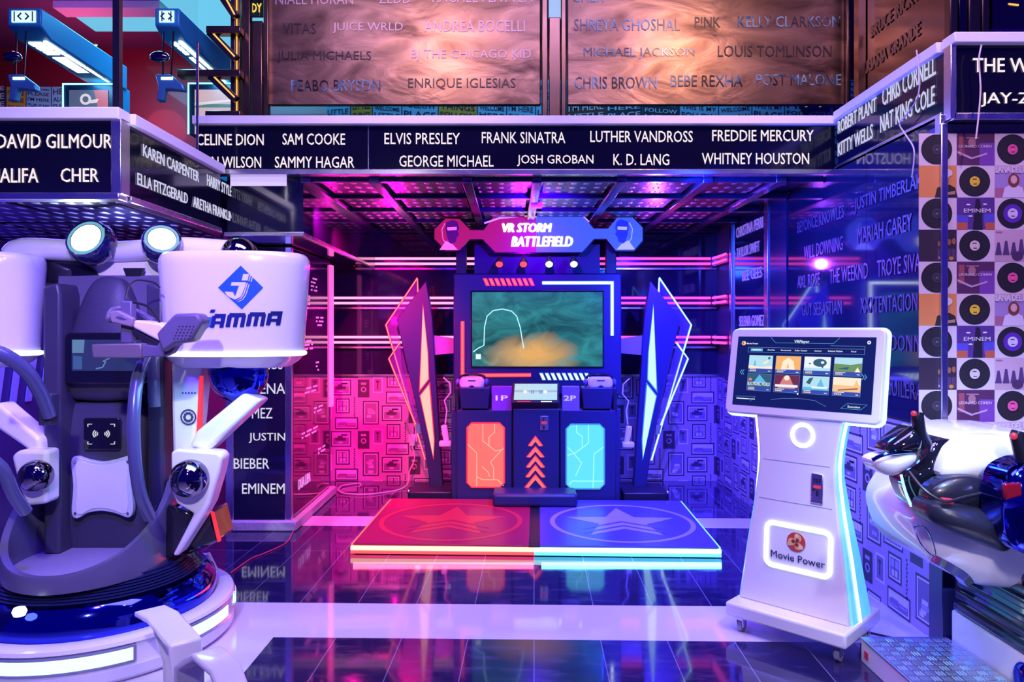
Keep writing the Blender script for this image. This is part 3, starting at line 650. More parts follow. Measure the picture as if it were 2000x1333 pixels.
# neck, posts, sign and spotlights
m = MB(); plate(m, [(925,478),(1170,478),(1170,535),(925,535)], YS+.06, .1); m.obj('neck', CABB, vm)
for x in (899,1192):
    m = MB(); plate(m, [(x-10,472),(x+10,472),(x+10,535),(x-10,535)], YS+.02, .08); m.obj('sign_post', CABD, vm, bevel=.004)
YG = 5.95
SGN = [(868,425),(895,426),(916,448),(943,448),(962,421),(1138,419),(1160,446),(1188,446),(1206,424),(1236,424),(1255,444),(1255,472),(1238,491),(1203,491),(1185,468),(1161,468),(1138,494),(965,494),(940,468),(915,468),(895,490),(868,490),(846,468),(846,446)]
mid = 1048
def half(pts, left):
    out = []
    n = len(pts)
    for i in range(n):
        p, q = pts[i], pts[(i+1)%n]
        ip = (p[0] <= mid) == left
        if ip: out.append(p)
        if (p[0]-mid)*(q[0]-mid) < 0:
            t = (mid-p[0])/(q[0]-p[0]); out.append((mid, p[1]+t*(q[1]-p[1])))
    return out
SR, SB = mat('sign_red', (.12,.01,.03), .3, emit=(.55,.012,.13), es=.75), mat('sign_blue', (.02,.03,.15), .3, emit=(.06,.13,.80), es=.9)
m = MB(); plate(m, SGN, YG+.012, .05); sg = m.obj('top_sign', CABD, vm)
for left, mt, nm in ((True,SR,'red_face'),(False,SB,'blue_face')):
    h_ = half(SGN, left); cxm = sum(p[0] for p in h_)/len(h_); cym = 457
    m = MB(); plate(m, [(x+(1.5 if x < 1048 else -1.5), y+(1.5 if y < 457 else -1.5)) for x, y in h_], YG+.002, .012); m.obj(nm, mt, sg)
    # soldier-like head drawn flat in the octagon
    s = 1 if left else -1; f = lambda x: mid+s*(x-mid)
    m = MB()
    hd = [(f(871),434),(f(884),429),(f(893),434),(f(896),446),(f(893),452),(f(896),458),(f(891),464),(f(889),473),(f(878),476),(f(872),462),(f(869),446)]
    plate(m, hd, YG-.001, .003, 0)
    plate(m, [(f(872),444),(f(891),443),(f(891),449),(f(873),450)], YG-.003, .002, 1)
    plate(m, [(f(857),488),(f(870),470),(f(884),478),(f(893),488)], YG-.001, .003, 1)
    m.sweep([P(f(x), y, YG-.002) for x, y in ((868,436),(862,448),(864,466),(872,480))], (0,1,0), .002, .006, 1)
    m.obj('helmet_figure', [mat('sign_fig_dark_%s' % nm, (.12,.01,.10) if left else (.03,.06,.45), .4, emit=(.10,.005,.10) if left else (.02,.05,.5), es=.5),
                            mat('sign_fig_light_%s' % nm, (.9,.4,.5) if left else (.6,.65,.95), .4, emit=(1,.2,.3) if left else (.5,.6,1), es=.7)], sg)
m = MB(); m.sweep([P(x, y, YG-.002) for x, y in ((945,436),(975,426),(1020,422),(1046,424))], (0,1,0), .002, .014); m.sweep([P(x, y, YG-.002) for x, y in ((1046,424),(1066,420),(1136,421),(1150,434))], (0,1,0), .002, .01); m.obj('highlight_band', mat('sign_band', (.9,.7,.85), .4, emit=(.8,.5,.75), es=.55), sg)
for st, x0, x1, yb, h_ in (('VR STORM',981,1076,454,17),('BATTLEFIELD',999,1117,482,19)):
    m = MB(); m.text(st, P(x0, yb, YG-.004), (1,0,0), (0,0,1), (x1-x0)*YG/F, h_*YG/F, 0, .008, 0, .18)
    for dx, dz in ((.007,0),(-.007,0),(0,.005)): m.text(st, P(x0, yb, YG-.0045)+Vector((dx,0,dz)), (1,0,0), (0,0,1), (x1-x0)*YG/F, h_*YG/F, 0, .008, 0, .18)
    m; m.obj('lettering', E('sign_letters', (1,.92,.88), 1.6), sg)
for i, x in enumerate((975,1022,1072,1120)):
    c = P(x, 513, YG-.06); m = MB(); m.lathe([(0,.05),(.02,.05),(.032,.0),(.036,-.03),(.03,-.03),(.028,-.02),(0,-.02)], (0,0,0), 18, M=Matrix.Translation(c) @ Matrix.Rotation(-.9, 4, 'X')); sp = m.obj('spotlight', BLACK, vm)
    d = Matrix.Rotation(-.9, 4, 'X') @ Vector((0,0,-1)); MB().disc(c+d*.026, d, .0285, 20).obj('lens', E('spot_red', (1,.05,.06), 2.2) if i < 2 else E('spot_white', (.75,.85,1), 6), sp)
    MB().tube([c+Vector((0,.03,.05)), c+Vector((0,.09,.05)), c+Vector((0,.12,.0))], .008, 8).obj('bracket', BLACK, sp)
    lamp('machine_spot', 'SPOT', c+d*.05, (1,.05,.06) if i < 2 else (.35,.5,1), 14, .03, None, (c.x, 4.9, 0), 70)
# winged towers on both sides
YW = 6.12
for s in (-1, 1):
    f = lambda x: 1049+(-s)*(x-1049) if s > 0 else x
    side = 'red' if s < 0 else 'white'
    def pl_(pts, Y, th): 
        m = MB(); plate(m, [(f(x), y) for x, y in pts], Y, th); return m
    q = pl_([(830,549),(842,620),(848,720),(863,950),(838,950),(826,865),(772,624)], YW, .07); wg = q.obj('wing_tower', CABB, vm, bevel=.006)
    led_m = E('wing_peach', (1,.46,.34), 1.3) if s < 0 else E('wing_aqua', (.50,.95,1), 1.25)
    wr_ = ER if s < 0 else EBB
    pl_([(824,592),(834.5,690),(836.5,742),(816,768)], YW-.003, .004).obj('light_rim', wr_, wg); pl_([(817,773),(838,746),(847,860),(845,900)], YW-.003, .004).obj('light_rim', wr_, wg)  # glowing plates behind the blades stand for their halo
    pl_([(824,598),(833,690),(834.5,741),(818,762)], YW-.006, .008).obj('light_blade', led_m, wg)
    pl_([(819,774),(836,752),(845,860),(844,893)], YW-.006, .008).obj('light_blade', led_m, wg)
    em = ER if s < 0 else E('edge_cyan', (.15,.55,1), 1.4)
    cr = E('edge_core_red', (1,.30,.26), 1.6) if s < 0 else E('edge_core_white', (.80,1,1), 2.4)
    # clear edge-lit plates
    for pts, Y in (([(814,572),(813,543),(751,635),(828,899),(833,890),(772,640)], YW+.03), ([(779,670),(757,701),(816,848),(822,846),(783,720)], YW-.012)):
        pl_(pts, Y, .008).obj('acrylic_plate', ACRY, wg)
    for L, Y in (([(814,572),(813,543),(751,635),(828,899)], YW+.026), ([(779,670),(757,701),(817,848)], YW-.018)):
        m = MB(); m.tube([P(f(x), y, Y) for x, y in L], .0085, 6); m.obj('neon_edge', em, wg)
        m = MB(); m.tube([P(f(x), y, Y-.008) for x, y in L], .0035, 6); m.obj('neon_core', cr, wg)
    pl_([(808,830),(818,830),(820,848),(812,848)], YW-.03, .02).obj('clip', CHROME, wg)
    # foot bar and bracket to the cabinet
    xf = sorted((P(f(798),0,5.95).x, P(f(884),0,5.95).x))
    ft = MB().box(xf[0], xf[1], 5.86, 6.25, .025, .10).obj('foot_bar', CABD, wg, bevel=.01)
    xq = P(f(800),0,5.95).x
    MB().ell((xq, 5.86, .10), .016, .016, .02, 12, 8).obj('knob', CHROME, ft)
    MB().lathe([(0,0),(.02,0),(.02,.03)], (xq, 5.9, 0), 12).obj('foot', CHROME, ft)
    pl_([(842,655),(888,662),(888,690),(846,694)], YW+.03, .05).obj('bracket_arm', mat('bracket_grey', (.22,.22,.32), .35), vm)
# low step in front
m = MB().box(P(964,0,5.62).x, P(1127,0,5.62).x, 5.50, 5.76, .066, .165)
m.obj('step_box', CABB, vm, bevel=.025, seg=3)
vm.rotation_euler.z = -.02

# white headsets and hand controllers
def headset(x, label):
    t = thing('vr_headset', label, 'vr headset', P(x, 755, YM+.08), 0, 'white headsets on the holster boxes')
    c = P(x, 746, YM+.06)
    m = MB(); m.loft([[c+Vector((a*.10*k, dy, b*.05*k)) for a, b in ((-1,-.6),(-.85,-1),(-.25,-1),(-.12,-.7),(.12,-.7),(.25,-1),(.85,-1),(1,-.6),(1,.4),(.75,.85),(-.75,.85),(-1,.4))] for k, dy in ((.82,-.055),(1,-.035),(1,.03),(.85,.05))])
    m.obj('visor', WHITE, t, bevel=.008, sub=1)
    m = MB(); m.box(c.x-.03, c.x+.03, c.y-.058, c.y-.054, c.z+.008, c.z+.016); m.obj('slot', BLACK, t)
    for sx in (-1, 1):
        m = MB(); m.ell(c+Vector((sx*.115, .02, -.005)), .018, .035, .03, 14, 8); m.obj('side_pod', mat('headset_blue', (.10,.12,.4), .3), t)
    m = MB(); m.tube([c+Vector((.1*math.cos(a), .04+.10*math.sin(a), .03+.02*math.sin(a))) for a in [PI*k/10 for k in range(11)]], .011, 8); m.obj('head_strap', BLACK, t)
    return t
headset(922, 'white visor headset on the red 1P side holster box')
headset(1172, 'white visor headset on the blue 2P side holster box')
def controller(x, y, s, label):
    o = P(x, y, 6.05); t = thing('gun_controller', label, 'controller', o, 0, 'white controllers beside the machine')
    m = MB(); m.sweep([o+Vector((-s*.012, 0, .16)), o+Vector((s*.0, 0, .08)), o+Vector((s*.012, 0, .02))], (0,1,0), .045, .05); m.obj('grip', WHITE, t, bevel=.012)
    m = MB().box(o.x-.05, o.x+.05, o.y-.04, o.y+.04, o.z-.02, o.z+.03); m.obj('holder', WHITE, t, bevel=.012)
    m = MB(); m.tube([o+Vector((0,0,.17)), o+Vector((s*.01,.02,.28)), o+Vector((-s*.01,.02,.36)), o+Vector((s*.04,.02,.42)), o+Vector((s*.035,.02,.5)), o+Vector((-s*.02,.02,.55))], .006, 6); m.obj('cord', WMATT, t)
controller(870, 868, 1, 'white hand controller hung at the red 1P side of the machine')
controller(1226, 870, -1, 'white hand controller hung at the blue 2P side of the machine')

# ================================================================ PLATFORM
pf = thing('floor_platform', 'low glowing player platform with red and violet star mats', 'platform', (.16, 5.15, 0))
x0, x1, y0, y1 = -.985, 1.305, 4.52, 5.76
MB().box(x0+.02, x1-.02, y0+.02, y1, .005, .055).obj('base', CABD, pf)
RM, BM_ = mat('red_mat', (.36,.008,.06), .32), mat('violet_mat', (.08,.07,.42), .32)
RE, BE = mat('red_emblem', (.62,.03,.05), .32), mat('pale_emblem', (.34,.31,.62), .32)
def emblem(cx, cy, R, z):
    n = (0,0,1); m = MB(); N = 48
    m.disc((cx,cy,z), n, R, N, 0, R*.93)
    star = []
    for k in range(10):
        a = PI/2+k*PI/5; r = R*.80 if k % 2 == 0 else R*.34; star.append(Vector((cx+r*math.cos(a), cy+r*math.sin(a), z)))
    c = Vector((cx, cy, z))
    m.add([c]+star, [(0, i+1, (i+1)%10+1) for i in range(10)]); return m
def chev(cx, cy, R, z):
    m = MB()
    for dy in (-.02, -.22):
        t = .065
        m.poly([(cx-R*.55,cy+R*(dy-.36),z),(cx,cy+R*(dy+.0),z),(cx,cy+R*(dy+t),z),(cx-R*.55,cy+R*(dy-.36+t),z)]); m.poly([(cx,cy+R*dy,z),(cx+R*.55,cy+R*(dy-.36),z),(cx+R*.55,cy+R*(dy-.36+t),z),(cx,cy+R*(dy+t),z)])
    return m
for xa, xb, mm, em, nm in ((x0+.012,.125,RM,RE,'red_mat'),(.195,x1-.012,BM_,BE,'violet_mat')):
    q = MB().box(xa, xb, y0+.015, y1, .055, .066).obj(nm, mm, pf, bevel=.003)
    cx = (xa+xb)/2+(.02 if xa > 0 else 0); emblem(cx, 5.10, .50, .0668).obj('star_emblem', em, q); chev(cx, 5.10, .50, .0674).obj('chevron_cut', mm, q)
m = MB().box(.125, .195, y0+.015, y1, .05, .062)
for k in range(4): m.box(.135+k*.016, .139+k*.016, y0+.06, y1, .062, .066)
m.obj('cable_channel', BLACK, pf)
for xa, xb, mt, nm in ((x0,.16,E('strip_red_white', (1,.50,.34), 2.2),'red_led_strip'),(.16,x1,E('strip_cyan_white', (.50,1,.95), 2.2),'cyan_led_strip')):
    MB().box(xa, xb, y0, y0+.02, .028, .052).obj(nm, mt, pf)
    MB().box(xa, xb, y0-.002, y0+.02, .008, .022).obj('under_glow_strip', E('strip_red', (1,.05,.06), 2.4) if xa < 0 else E('strip_cyan', (.10,.75,.9), 2.2), pf)
for x, mt in ((x0,E('side_red', (1,.16,.10), 1.6)),(x1-.016,E('side_cyan', (.25,.9,.85), 1.2))): MB().box(x, x+.016, y0+.02, y1, .03, .062).obj('side_led', mt, pf)
lamp('platform_red_strip_lamp', 'AREA', (-.42, 4.47, .04), (1,.03,.05), 5, 1.1, .04, (-.42, 4.0, 0))
lamp('platform_cyan_strip_lamp', 'AREA', (.73, 4.47, .04), (.08,.5,1), 3, 1.1, .04, (.73, 4.0, 0))
pf.rotation_euler.z = -.035

# ================================================================ TOUCH KIOSK
ks = thing('touch_kiosk', 'white wheeled kiosk with wide tilted touch screen and glowing edges', 'kiosk')
m = MB().box(-.272,.272,-.211,.211,.075,.14); m.obj('base_slab', WHITE, ks, bevel=.012, seg=3)
for x in (-.22,.22):
    for y in (-.16,.16):
        c = MB(); c.box(x-.02, x+.02, y-.02, y+.02, .058, .076); c.box(x-.018,x-.014,y-.012,y+.012,.025,.06); c.box(x+.014,x+.018,y-.012,y+.012,.025,.06); co = c.obj('caster', CHROME, ks)
        q = MB(); q.disc((x-.011,y+.01,.028), (1,0,0), .028, 18, 0, 0, .022); q.obj('wheel', mat('caster_grey', (.4,.4,.45), .4), co)
prof = [(.14,.250,-.115,.12),(.20,.243,-.112,.11),(.40,.218,-.10,.08),(.60,.190,-.085,.04),(.74,.174,-.075,.02),(.80,.172,-.07,.02),(.86,.176,-.066,.025),(.94,.187,-.058,.03),(1.05,.205,-.045,.04)]
def at(z):
    for a, b in zip(prof, prof[1:]):
        if a[0] <= z <= b[0]:
            t = (z-a[0])/(b[0]-a[0]); return [a[i]+t*(b[i]-a[i]) for i in range(4)]
m = MB(); m.loft([[(-w_,ya,z),(w_,ya,z),(w_,yb,z),(-w_,yb,z)] for z, w_, ya, yb in prof]); m.obj('body', WHITE, ks, bevel=.006, ang=20)
for s in (-1, 1):
    m = MB(); m.loft([[(s*(w_+.001),ya+.02,z),(s*(w_+.010),ya+.02,z),(s*(w_+.010),yb-.005,z),(s*(w_+.001),yb-.005,z)] for z, w_, ya, yb in prof]); m.obj('side_light_panel', mat('aqua_side', (.25,.6,.8), .2, emit=(.06,.50,.95), es=.8), ks)
    m = MB(); m.tube([(s*(w_+.012), (ya+yb)/2-.02, z) for z, w_, ya, yb in prof], .007, 6); m.obj('light_line', EW, ks)
def fr(x, z, d=.003):
    q = at(z); return Vector((x, q[2]-d, z))
def rrect(x0, x1, z0, z1, r, n=6):
    pts = []
    for cx, cz, a in ((x1-r,z1-r,0),(x0+r,z1-r,1),(x0+r,z0+r,2),(x1-r,z0+r,3)):
        pts += [(cx+r*math.cos((a+k/n)*PI/2), cz+r*math.sin((a+k/n)*PI/2)) for k in range(n+1)]
    return pts
m = MB(); m.tube([fr(x, z, .001) for x, z in rrect(-.125,.165,.325,.515,.03)], .0105, 8, 0, True); m.obj('logo_light_frame', EW, ks)
m = MB(); c = fr(.015,.45); m.disc(c, (0,-1,.06), .042, 32, 0, 0, .002)
m.ell(c, .001,.001,.001, 6, 4)
for k in range(3):
    a = k*2.1+.5
    for q, mi, sc_ in ((.020,1,.017),(.030,2,.010),(.012,3,.008)):
        m.disc(c+Vector((q*math.cos(a+q*30), -.0035-.0004*mi, q*math.sin(a+q*30))), (0,-1,.06), sc_, 18, mi)
m.obj('ball_logo', [mat('logo_red', (.55,.06,.05), .35), mat('logo_gold', (.80,.45,.15), .35), mat('logo_cream', (.85,.62,.38), .35), mat('logo_dark', (.30,.02,.06), .35)], ks)
m = MB(); m.text('Movie Power', fr(-.100,.362,.002), (1,0,0), (0,-.06,1), .245, .032, 0, .002, .0); m.obj('lettering', mat('logo_print', (.02,.03,.15), .4), ks)
m = MB(); m.tube([fr(.027+.047*math.cos(a), .925+.047*math.sin(a), .0) for a in [2*PI*k/40 for k in range(40)]], .009, 8, 0, True); m.obj('ring_light', EW, ks)
m = MB(); 
for z in (.62,.80):
    q = at(z); m.box(-q[1]+.02, q[1]-.02, q[2]-.0012, q[2]+.003, z-.0015, z+.0015)
m.obj('panel_seam', mat('seam_grey', (.45,.43,.5), .5), ks)
m = MB(); m.prism([fr(x, z, .008) for x, z in ((.075,.635),(.128,.635),(.128,.765),(.075,.765))], (0,.010,0)); cs = m.obj('coin_slot', CHROME, ks, bevel=.003)
m = MB(); 
for x in (.088,.10,.112): m.prism([fr(x+a, z, .0105) for a, z in ((0,.725),(.005,.725),(.005,.745),(0,.745))], (0,.004,0))
m.prism([fr(x, z, .0105) for x, z in ((.10,.668),(.108,.668),(.108,.692),(.10,.692))], (0,.004,0)); m.prism([fr(x, z, .0105) for x, z in ((.083,.69),(.093,.69),(.093,.698),(.083,.698))], (0,.004,0)); m.obj('slot', BLACK, cs)
m = MB(); m.prism([fr(x, z, .012) for x, z in ((.088,.702),(.118,.702),(.118,.714),(.088,.714))], (0,.005,0)); m.obj('button', MATS['coin_red'], cs)
# head
t_ = .191; u = Vector((1,0,0)); v = Vector((0,math.sin(t_),math.cos(t_))); nn = Vector((0,-math.cos(t_),math.sin(t_))); O = Vector((-.357,-.06,1.0)); W_, H_ = .714, .415
k = lambda a, b, d=0: O+u*a+v*b+nn*d
m = MB(); m.prism([k(x, z) for x, z in rrect(0,W_,0,H_,.03)], -nn*.05); hd = m.obj('screen_head', WHITE, ks, bevel=.008, seg=3)
m = MB(); m.tube([k(x, z, -.038) for x, z in rrect(-.002,W_+.002,-.002,H_+.002,.03)], .008, 8, 0, True); m.obj('edge_light', E('kiosk_edge', (.45,.9,1), 2.2), hd)
MB().prism([k(W_/2-.12,.05,-.05),k(W_/2+.12,.05,-.05),k(W_/2+.12,.3,-.05),k(W_/2-.12,.3,-.05)], -nn*.05).obj('back_cover', WMATT, hd)
bx0, bx1, bz0, bz1 = .038, W_-.038, .042, H_-.04; SW, SH = bx1-bx0, bz1-bz0
UI = [E('ui_bg', (.006,.012,.09), .9), E('ui_white', (.85,.92,1), 1.0), E('ui_blue', (.02,.07,.45), .9), E('ui_cyan', (.12,.55,.85), .9), E('ui_line', (.20,.42,.75), .8),
      E('ui_sky', (.45,.75,.85), 1), E('ui_orange', (.95,.45,.10), 1), E('ui_cream', (1,.85,.60), 1), E('ui_green', (.16,.32,.08), .9), E('ui_teal', (.02,.13,.20), .8), E('ui_wine', (.16,.015,.04), .9),
      E('ui_pink', (.75,.25,.22), .9), E('ui_sand', (.95,.55,.22), 1), E('ui_brown', (.40,.14,.05), .8), E('ui_gold', (.95,.62,.25), 1)]
m = MB().prism([k(bx0,bz0,.001),k(bx1,bz0,.001),k(bx1,bz1,.001),k(bx0,bz1,.001)], nn*.001); 
scr = m.obj('touch_screen', mat('touch_glass', (.004,.006,.03), .03, coat=1., emit=(.006,.014,.10), es=.8), hd)
m = MB(); lev = [.0024]
def g(a, b, d): return k(bx0+a*SW, bz0+b*SH, d)
def R(a0, a1, b0, b1, mi, d=.0026): m.quad(g(a0,b0,d), g(a1,b0,d), g(a1,b1,d), g(a0,b1,d), mi)
def Pg(pts, mi, d=.0030): m.poly([g(a, b, d) for a, b in pts], mi)
def El(a, b, ra, rb, mi, d=.0030, n=18): Pg([(a+ra*math.cos(2*PI*i/n), b+rb*math.sin(2*PI*i/n)) for i in range(n)], mi, d)
def Ln(pts, mi=4, w=.0012): m.sweep([g(a, b, .0026) for a, b in pts], nn, .0004, w, mi)
def Tx(st, a, b, wd, mi=1, ht=None, d=.0032): m.text(st, g(a, b, d), u, v, wd*SW, ht*SH if ht else None, mi, .0003, .01)
Tx('VRPlayer', .44, .90, .11, 1); Ln([(.26,.99),(.30,.91),(.72,.91),(.76,.99)], 3)
El(.05,.90,.018,.032,14); El(.045,.90,.006,.02,13,.0034); Tx('Movie Power', .075,.885,.09, 1)
Ln([(.09,.84),(.93,.84),(.93,.77),(.09,.77),(.09,.84)]); Ln([(.7,.88),(.93,.88),(.93,.84)])
R(.11,.205,.785,.825,3); R(.125,.19,.80,.812,1,.003)
for st, a, wd in (('Favorites',.245,.055),('Recommend',.345,.075),('Roller Coaster',.45,.09),('Cartoon',.59,.05),('Science Fiction',.685,.10),('Travel',.84,.035)): Tx(st, a, .797, wd, 4 if False else 1)
El(.955,.93,.012,.024,1); El(.955,.93,.005,.010,0,.0034)
for a, s in ((.05,-1),(.93,1)):
    for q in (0,.016): Ln([(a+q-s*.006,.51),(a+q+s*.008,.475),(a+q-s*.006,.44)], 3, .0025)
tx = [.105,.315,.525,.735]; tw_, th_ = .185, .19
for row, b0 in ((0,.535),(1,.27)):
    for col, a0 in enumerate(tx):
        a1, b1 = a0+tw_, b0+th_; R(a0, a1, b0-.055, b0, 2)
        Ln([(a0,b0-.055),(a1,b0-.055),(a1,b1),(a0,b1),(a0,b0-.055)], 4, .0010)
        for q in range(4): R(a0+.012+q*.013, a0+.022+q*.013, b0-.042, b0-.024, 14, .003)
        R(a1-.03, a1-.012, b0-.038, b0-.028, 1, .003); R(a0+.01, a0+.06+.02*(col%2), b0-.014, b0-.007, 1, .003)
        X = lambda p: a0+p*tw_
        Yy = lambda p: b0+p*th_
        i = row*4+col
        if i == 0:
            R(a0,a1,b0,b1,5); Pg([(X(0),Yy(0)),(X(1),Yy(0)),(X(1),Yy(.22)),(X(.5),Yy(.12)),(X(0),Yy(.25))],7); Pg([(X(.2),Yy(.2)),(X(.32),Yy(.2)),(X(.26),Yy(.7))],3); Pg([(X(.55),Yy(.35)),(X(.9),Yy(.8)),(X(.75),Yy(.4))],7); El(X(.85),Yy(.8),.01,.02,9)
        elif i == 1: R(a0,a1,b0,b1,6); Pg([(X(.22),Yy(0)),(X(.28),Yy(.6)),(X(.5),Yy(.9)),(X(.72),Yy(.6)),(X(.78),Yy(0))],7); Pg([(X(.45),Yy(.1)),(X(.5),Yy(.5)),(X(.55),Yy(.1))],6,.0034)
        elif i == 2: R(a0,a1,b0,b1,1); R(a0,a1,b0,Yy(.2),5,.0028); El(X(.6),Yy(.58),.048,.055,9); El(X(.7),Yy(.6),.012,.018,1,.0034); Pg([(X(.6),Yy(.4)),(X(.72),Yy(.18)),(X(.78),Yy(.45))],9,.0034); El(X(.22),Yy(.5),.008,.01,9)
        elif i == 3: R(a0,a1,b0,b1,5); Pg([(X(0),Yy(0)),(X(1),Yy(0)),(X(1),Yy(.62)),(X(.6),Yy(.5)),(X(0),Yy(.55))],8); Pg([(X(.1),Yy(.2)),(X(.55),Yy(.35)),(X(.5),Yy(.15))],9,.0034); Pg([(X(.75),Yy(0)),(X(.95),Yy(0)),(X(.85),Yy(.35))],7,.0034)
        elif i == 4: R(a0,a1,b0,b1,9); Pg([(X(.25),Yy(.3)),(X(.5),Yy(.95)),(X(.8),Yy(.35))],3); El(X(.12),Yy(.55),.014,.022,11); Tx('ELECTRONIC WORLD', X(.03), Yy(.1), tw_*.94, 1, .05, .0036)
        elif i == 5: R(a0,a1,b0,b1,10); Pg([(X(.15),Yy(0)),(X(.38),Yy(.9)),(X(.6),Yy(.9)),(X(.85),Yy(0))],11); El(X(.5),Yy(.78),.02,.035,7,.0034); R(X(.05),X(.95),Yy(.1),Yy(.28),1,.0036)
        elif i == 6: R(a0,a1,b0,b1,5); R(a0,a1,b0,Yy(.2),3,.0028); Pg([(X(.5),Yy(.1)),(X(.68),Yy(.85)),(X(.86),Yy(.1))],3); Pg([(X(.12),Yy(.5)),(X(.25),Yy(.85)),(X(.4),Yy(.9)),(X(.28),Yy(.4))],9); R(X(.35),X(.95),Yy(.12),Yy(.26),1,.0036)
        else: R(a0,a1,b0,b1,7); R(a0,a1,b0,Yy(.45),12,.0028); Pg([(X(.68),Yy(.15)),(X(.85),Yy(.85)),(X(1),Yy(.2))],12,.0034); Pg([(X(.2),Yy(.15)),(X(.9),Yy(.3)),(X(.9),Yy(.2)),(X(.2),Yy(.05))],13,.0036)
Ln([(.30,.10),(.38,.13),(.5,.145),(.62,.13),(.70,.06)], 4); Ln([(.02,.12),(.18,.13),(.14,.06)], 4); R(.03,.13,.085,.098,1); 
for q in range(3): R(.115+.016*q+.02, .125+.016*q+.02, .085, .1, 1, .003)
Ln([(.80,.05),(.84,.12),(.97,.12),(.93,.05),(.80,.05)], 3); Tx('Execution', .845,.068,.08, 1)
El(.495,.205,.006,.012,1)
m.obj('menu_graphics', UI, scr)
ks.location = (1.3315, 3.3598, 0); ks.rotation_euler = (0,0,-.779)
# ================================================================ WHITE VR RIDE ON THE LEFT
def dome(m, pts, Y, depth, back=.05, mi=0, steps=(1,.985,.95,.88,.76,.58,.34,.1)):
    q = [P(x, y, Y) for x, y in pts]; c = sum(q, Vector())/len(q); loops = [[p+Vector((0,back,0)) for p in q]]
    for s in steps: loops.append([c+(p-c)*s+Vector((0,-depth*math.sqrt(max(0,1-s*s)),0)) for p in q])
    return m.loft(loops, mi)
def smooth_pts(pts, n=4):          # closed Catmull-Rom through px points
    out = []; N = len(pts)
    for i in range(N):
        p0, p1, p2, p3 = [Vector((*pts[(i+k-1) % N],)) for k in range(4)]
        for k in range(n):
            t = k/n; out.append(tuple(.5*((2*p1)+(p2-p0)*t+(2*p0-5*p1+4*p2-p3)*t*t+(3*p1-p0-3*p2+p3)*t**3)))
    return out
def curve(pts, n=6):
    pts = [Vector(p) for p in pts]; out = []
    for i in range(len(pts)-1):
        p0, p1, p2, p3 = pts[max(i-1,0)], pts[i], pts[i+1], pts[min(i+2,len(pts)-1)]
        for k in range(n):
            t = k/n; out.append(.5*((2*p1)+(p2-p0)*t+(2*p0-5*p1+4*p2-p3)*t*t+(3*p1-p0-3*p2+p3)*t**3))
    return out+[pts[-1]]
RC = Vector((-1.89, 3.36, 0))
rd = thing('vr_ride', 'white and black standing VR ride on a round glowing base beside the name pillar', 'vr ride', RC)
c2 = (RC.x, RC.y, 0)
MB().lathe([(0,.0),(.555,.0),(.575,.02),(.578,.06),(.570,.075),(.570,.145),(.578,.152),(.572,.165),(.555,.172),(.51,.173),(.495,.168),(.49,.12),(0,.12)], c2, 72).obj('base', WHITE, rd)
for a0, a1 in ((-2.35,-.86),(-.62,.02),(.3,1.2)):
    MB().lathe([(.565,.072),(.581,.078),(.581,.142),(.565,.148)], c2, 24, 0, a0-.02, a1+.02).obj('led_frame', mat('led_frame', (.35,.38,.5), .25, .6), rd)
    MB().lathe([(.57,.082),(.584,.086),(.584,.134),(.57,.138)], c2, 24, 0, a0, a1).obj('led_panel', E('base_led', (.62,.92,1), 1.5), rd)
MB().lathe([(.485,.12),(.492,.16),(.498,.20),(.488,.25),(.455,.285),(.43,.29)], c2, 72).obj('chrome_dish', BCHROME, rd)
prof = []
for k in range(7): prof += [(.44-.008*k, .285+.010*k), (.425-.008*k, .290+.010*k)]
MB().lathe(prof+[(.38,.36),(0,.36)], c2, 64).obj('bellows', mat('bellows_black', (.012,.015,.07), .18, coat=.6), rd)
# scoop-shaped foot tray
tc_ = Vector((-1.885, 3.30, 0))
def tray_loops():
    out = []
    for k in range(41):
        a = math.radians(-118+236*k/40); s = min(1, abs(a)/1.75); top = .405+.30*s**2.2; bot = .335+.02*s
        d = Vector((math.sin(a)*.335, -math.cos(a)*.37, 0)); d1 = d*.92
        out.append([tc_+d+Vector((0,0,bot)), tc_+d*1.01+Vector((0,0,top-.01)), tc_+d+Vector((0,0,top)), tc_+d1+Vector((0,0,top)), tc_+d1*.99+Vector((0,0,top-.01)), tc_+d1+Vector((0,0,bot))])
    return out
m = MB(); m.loft(tray_loops()); m.obj('tray_wall', mat('tray_grey', (.10,.09,.16), .3), rd, ang=40)
MB().lathe([(0,.372),(.30,.372),(.315,.365),(.315,.34)], (tc_.x,tc_.y,0), 40, sy=1.12).obj('tray_floor', rough_noise(mat('tray_floor', (.26,.22,.36), .35), 14, .25, .6, .15), rd)
lb = MB(); lb.lathe([(.0,.0),(.02,.0),(.026,-.014),(.02,-.03),(0,-.036)], P(38,1188,2.86), 16); lb.obj('front_led', E('front_led', (.8,.92,1), 5), rd)
# seat column
YB = 3.52
m = MB(); plate(m, [(90,566),(300,552),(318,575),(318,1092),(100,1092)], YB, .10); m.obj('back_board', DGREY, rd, bevel=.012)
for L, nm in (([(82,560),(112,552),(118,575),(116,1085),(84,1085)],'side_rail'),([(284,552),(318,560),(320,1085),(290,1085)],'side_rail')):
    m = MB(); plate(m, L, YB-.17, .22); m.obj(nm, DGREY, rd, bevel=.015, seg=3)
m = MB()
for k in range(5): m.disc(P(119, 572+k*16, YB-.13), (1,-.3,0), .006, 10)
m.obj('stud', CHROME, rd)
m = MB(); plate(m, [(112,538),(330,538),(330,680),(112,680)], YB-.02, .04); m.obj('head_board', mat('violet_grey', (.13,.11,.18), .45), rd, bevel=.008)
up = smooth_pts([(124,768),(122,700),(140,655),(162,590),(185,550),(213,540),(243,552),(264,600),(280,655),(285,700),(284,768),(240,782),(165,782)])
m = MB(); dome(m, up, YB-.06, .07, .06); bk = m.obj('upper_pad', LEATH, rd)
